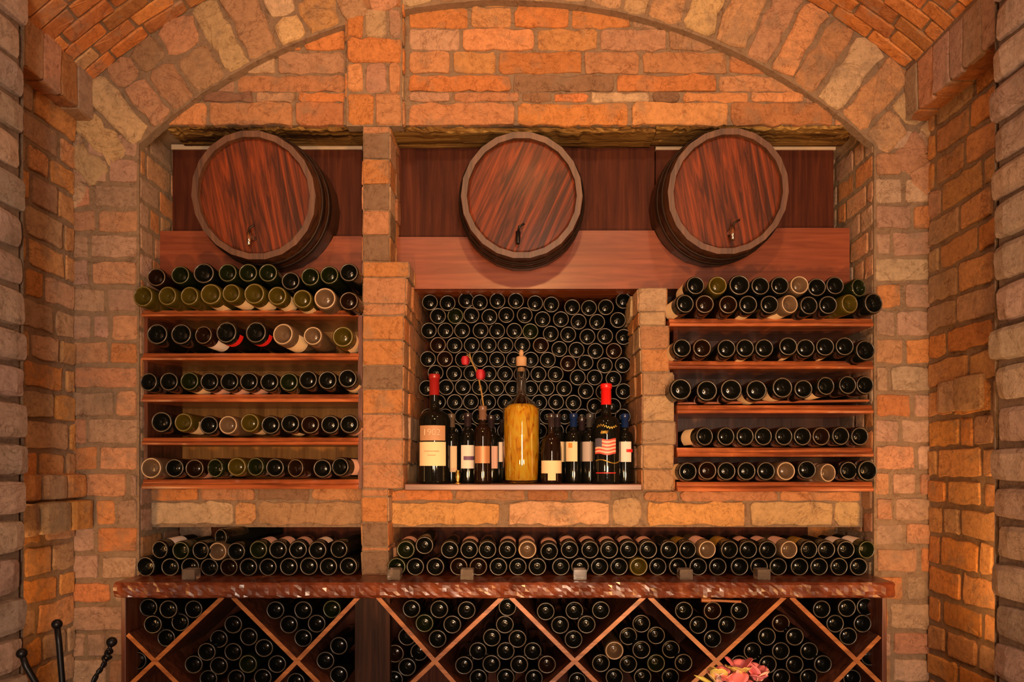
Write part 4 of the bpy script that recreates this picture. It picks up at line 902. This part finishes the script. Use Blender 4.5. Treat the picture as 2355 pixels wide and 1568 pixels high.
rod([(256, 1478, 2.0), (249, 1505, 2.0), (238, 1530, 2.0), (222, 1552, 2.0), (205, 1590, 2.0), (152, 1700, 2.0)], .0075, (257, 1476, 2.0), True)
t = MB(); t.lathe([(1e-5, .0), (.12, .0), (.12, .012), (.03, .03), (.012, .05)], 24); o = t.build('foot', IRON, root, smooth=True)

# ------------------------------------------------------------------ flowers at the bottom edge, in a vase on a small table
dv = 1.75; bx, bz = PX(1690, dv), PZ(1640, dv)
root = empty('side_table', (bx, dv, 0)); tag(root, 'small round wooden table carrying the flower vase below the frame', 'table')
t = MB(); t.lathe([(1e-5, .70), (.24, .70), (.25, .705), (.25, .725), (1e-5, .725)], 40); t.build('tabletop', CABW, root)
t = MB(); t.lathe([(1e-5, 0), (.15, 0), (.14, .02), (.03, .05), (.025, .7)], 24); t.build('pedestal', CABW, root, smooth=True)
g = MB(); vz = .725
hv = max(bz - .06 - vz, .05)
g.lathe([(1e-5, 0), (.035, 0), (.045, .01), (.05, hv * .5), (.032, hv * .85), (.04, hv), (.037, hv), (.029, hv * .85), (.046, hv * .5), (.03, .012), (1e-5, .012)], 28)
o = g.build('glass_vase', GLASS, smooth=True); o.location = (bx, dv, vz); tag(o, 'clear glass vase holding the pink flowers, mostly below the frame', 'vase')
PET = [simple('pink_petal', (.66, .17, .19), .55), simple('pale_pink_petal', (.78, .42, .32), .55), simple('yellow_green_petal', (.52, .40, .10), .55)]
GRN = simple('stem_green', (.16, .18, .03), .6)
def flower(px, py, d, s, seed, label, mix):
    r = random.Random(seed); c = P(px, py, d); root = empty('pink_lily', c); tag(root, label, 'flower', 'pink flowers in the glass vase')
    base = Vector((bx, dv, vz + .03)) - c
    t = MB(); t.tube([(0, 0, -.01), Vector((0, 0, -.06)).lerp(base, .3), base], [.003, .003, .003], 7); t.build('stem', GRN, root)
    for k in range(7):
        a = 2 * math.pi * k / 7 + r.uniform(-.25, .25); el = r.uniform(.35, 1.1); L_ = s * r.uniform(.85, 1.2); wd = s * .46
        rows_ = []
        for i in range(7):
            f = i / 6; rad = L_ * (f * math.cos(el) * 1.0); zz = L_ * (math.sin(el) * f - .25 * f * f * (1.4 - el)); w_ = wd * math.sin(math.pi * (f * .82 + .12)) ** .8
            for j in (-1, -.5, 0, .5, 1):
                p = Vector((rad * math.cos(a) - j * w_ * math.sin(a), rad * math.sin(a) + j * w_ * math.cos(a), zz + abs(j) * w_ * .35 + r.gauss(0, .0008))); rows_.append(p)
        t = MB(); t.add(rows_, [(i * 5 + j, (i + 1) * 5 + j, (i + 1) * 5 + j + 1, i * 5 + j + 1) for i in range(6) for j in range(4)])
        o = t.build('petal', PET[r.choice(mix)], root, smooth=True)
        m_ = o.modifiers.new('thick', 'SOLIDIFY'); m_.thickness = .0012
flower(1700, 1553, 1.74, .052, 1, 'upright pink flower, topmost of the bunch at the bottom edge', [0, 0, 1, 2])
flower(1742, 1566, 1.75, .050, 2, 'pink flower at the right of the bunch', [0, 0, 1])
flower(1652, 1570, 1.74, .048, 3, 'pink and cream flower at the left of the bunch', [0, 1, 1, 2])
flower(1694, 1580, 1.70, .050, 4, 'deep pink flower low in the middle of the bunch', [0, 0, 0, 1])
t = MB()
for (pts, w_) in (([(1596, 1552, 1.74), (1615, 1560, 1.745), (1650, 1580, 1.75)], .006), ([(1640, 1533, 1.72), (1655, 1543, 1.73), (1672, 1556, 1.74), (1690, 1600, 1.75)], .0035)):
    t.tube([P(*p) for p in pts] + [Vector((bx, dv, vz + .03))], [.0005, w_, w_ * .8] + [.003] * (len(pts) - 2), 6)
tag(t.build('leaf_spray', simple('leaf_yellow_green', (.42, .34, .06), .5), smooth=True), 'thin yellow-green leaves reaching left from the pink flowers', 'leaves')

# ------------------------------------------------------------------ lamp bodies in the nooks (behind the piers)
for x, y, lb in ((-1.715, 2.262, 'slim black strip lamp fixed behind the left stone pier'), (1.585, 2.19, 'slim black strip lamp fixed behind the right stone pier')):
    t = MB(); t.box(-.028, .028, -.012, 0, -.56, .56); t.box(-.028, -.022, 0, .008, -.56, .56); t.box(.022, .028, 0, .008, -.56, .56)
    o = t.build('strip_lamp', IRON); o.location = (x, y, 1.30); tag(o, lb, 'lamp', 'strip lamps behind the piers')
root = empty('floor_uplight', (.80, 1.15, 0)); tag(root, 'small black uplight on the floor in front of the rack', 'lamp')
t = MB(); t.lathe([(1e-5, 0), (.06, 0), (.06, .08), (.055, .10), (.050, .10), (.045, .02)], 24); t.build('lamp_housing', IRON, root, smooth=True)
root = empty('console_table', (.1, .50, 0)); tag(root, 'long low wooden console table below the camera', 'table')
t = MB(); t.box(-.65, .65, -.15, .15, .93, .96); t.build('tabletop', CABW, root, bevel=.003)
for lx in (-.6, .6):
    for ly in (-.11, .11):
        t = MB(); t.box(lx - .02, lx + .02, ly - .02, ly + .02, 0, .93); t.build('leg', CABW, root)
for x, lb in ((-.40, 'small black spot lamp at the left of the console table'), (.62, 'small black spot lamp at the right of the console table')):
    root = empty('spot_lamp', (x, .53, .96)); tag(root, lb, 'lamp', 'spot lamps on the console table')
    t = MB(); t.lathe([(1e-5, 0), (.04, 0), (.04, .01), (.01, .02), (.01, .10)], 20); t.build('lamp_stand', IRON, root, smooth=True)
root = empty('pendant_lamp', (.10, -.14, 2.80)); tag(root, 'black pendant spot lamp hanging from the vault behind the camera', 'lamp')
t = MB(); t.lathe([(.05, -.05), (.045, .08), (.012, .10), (.006, .12), (.006, .68)], 20); t.build('lamp_shade', IRON, root, smooth=True)
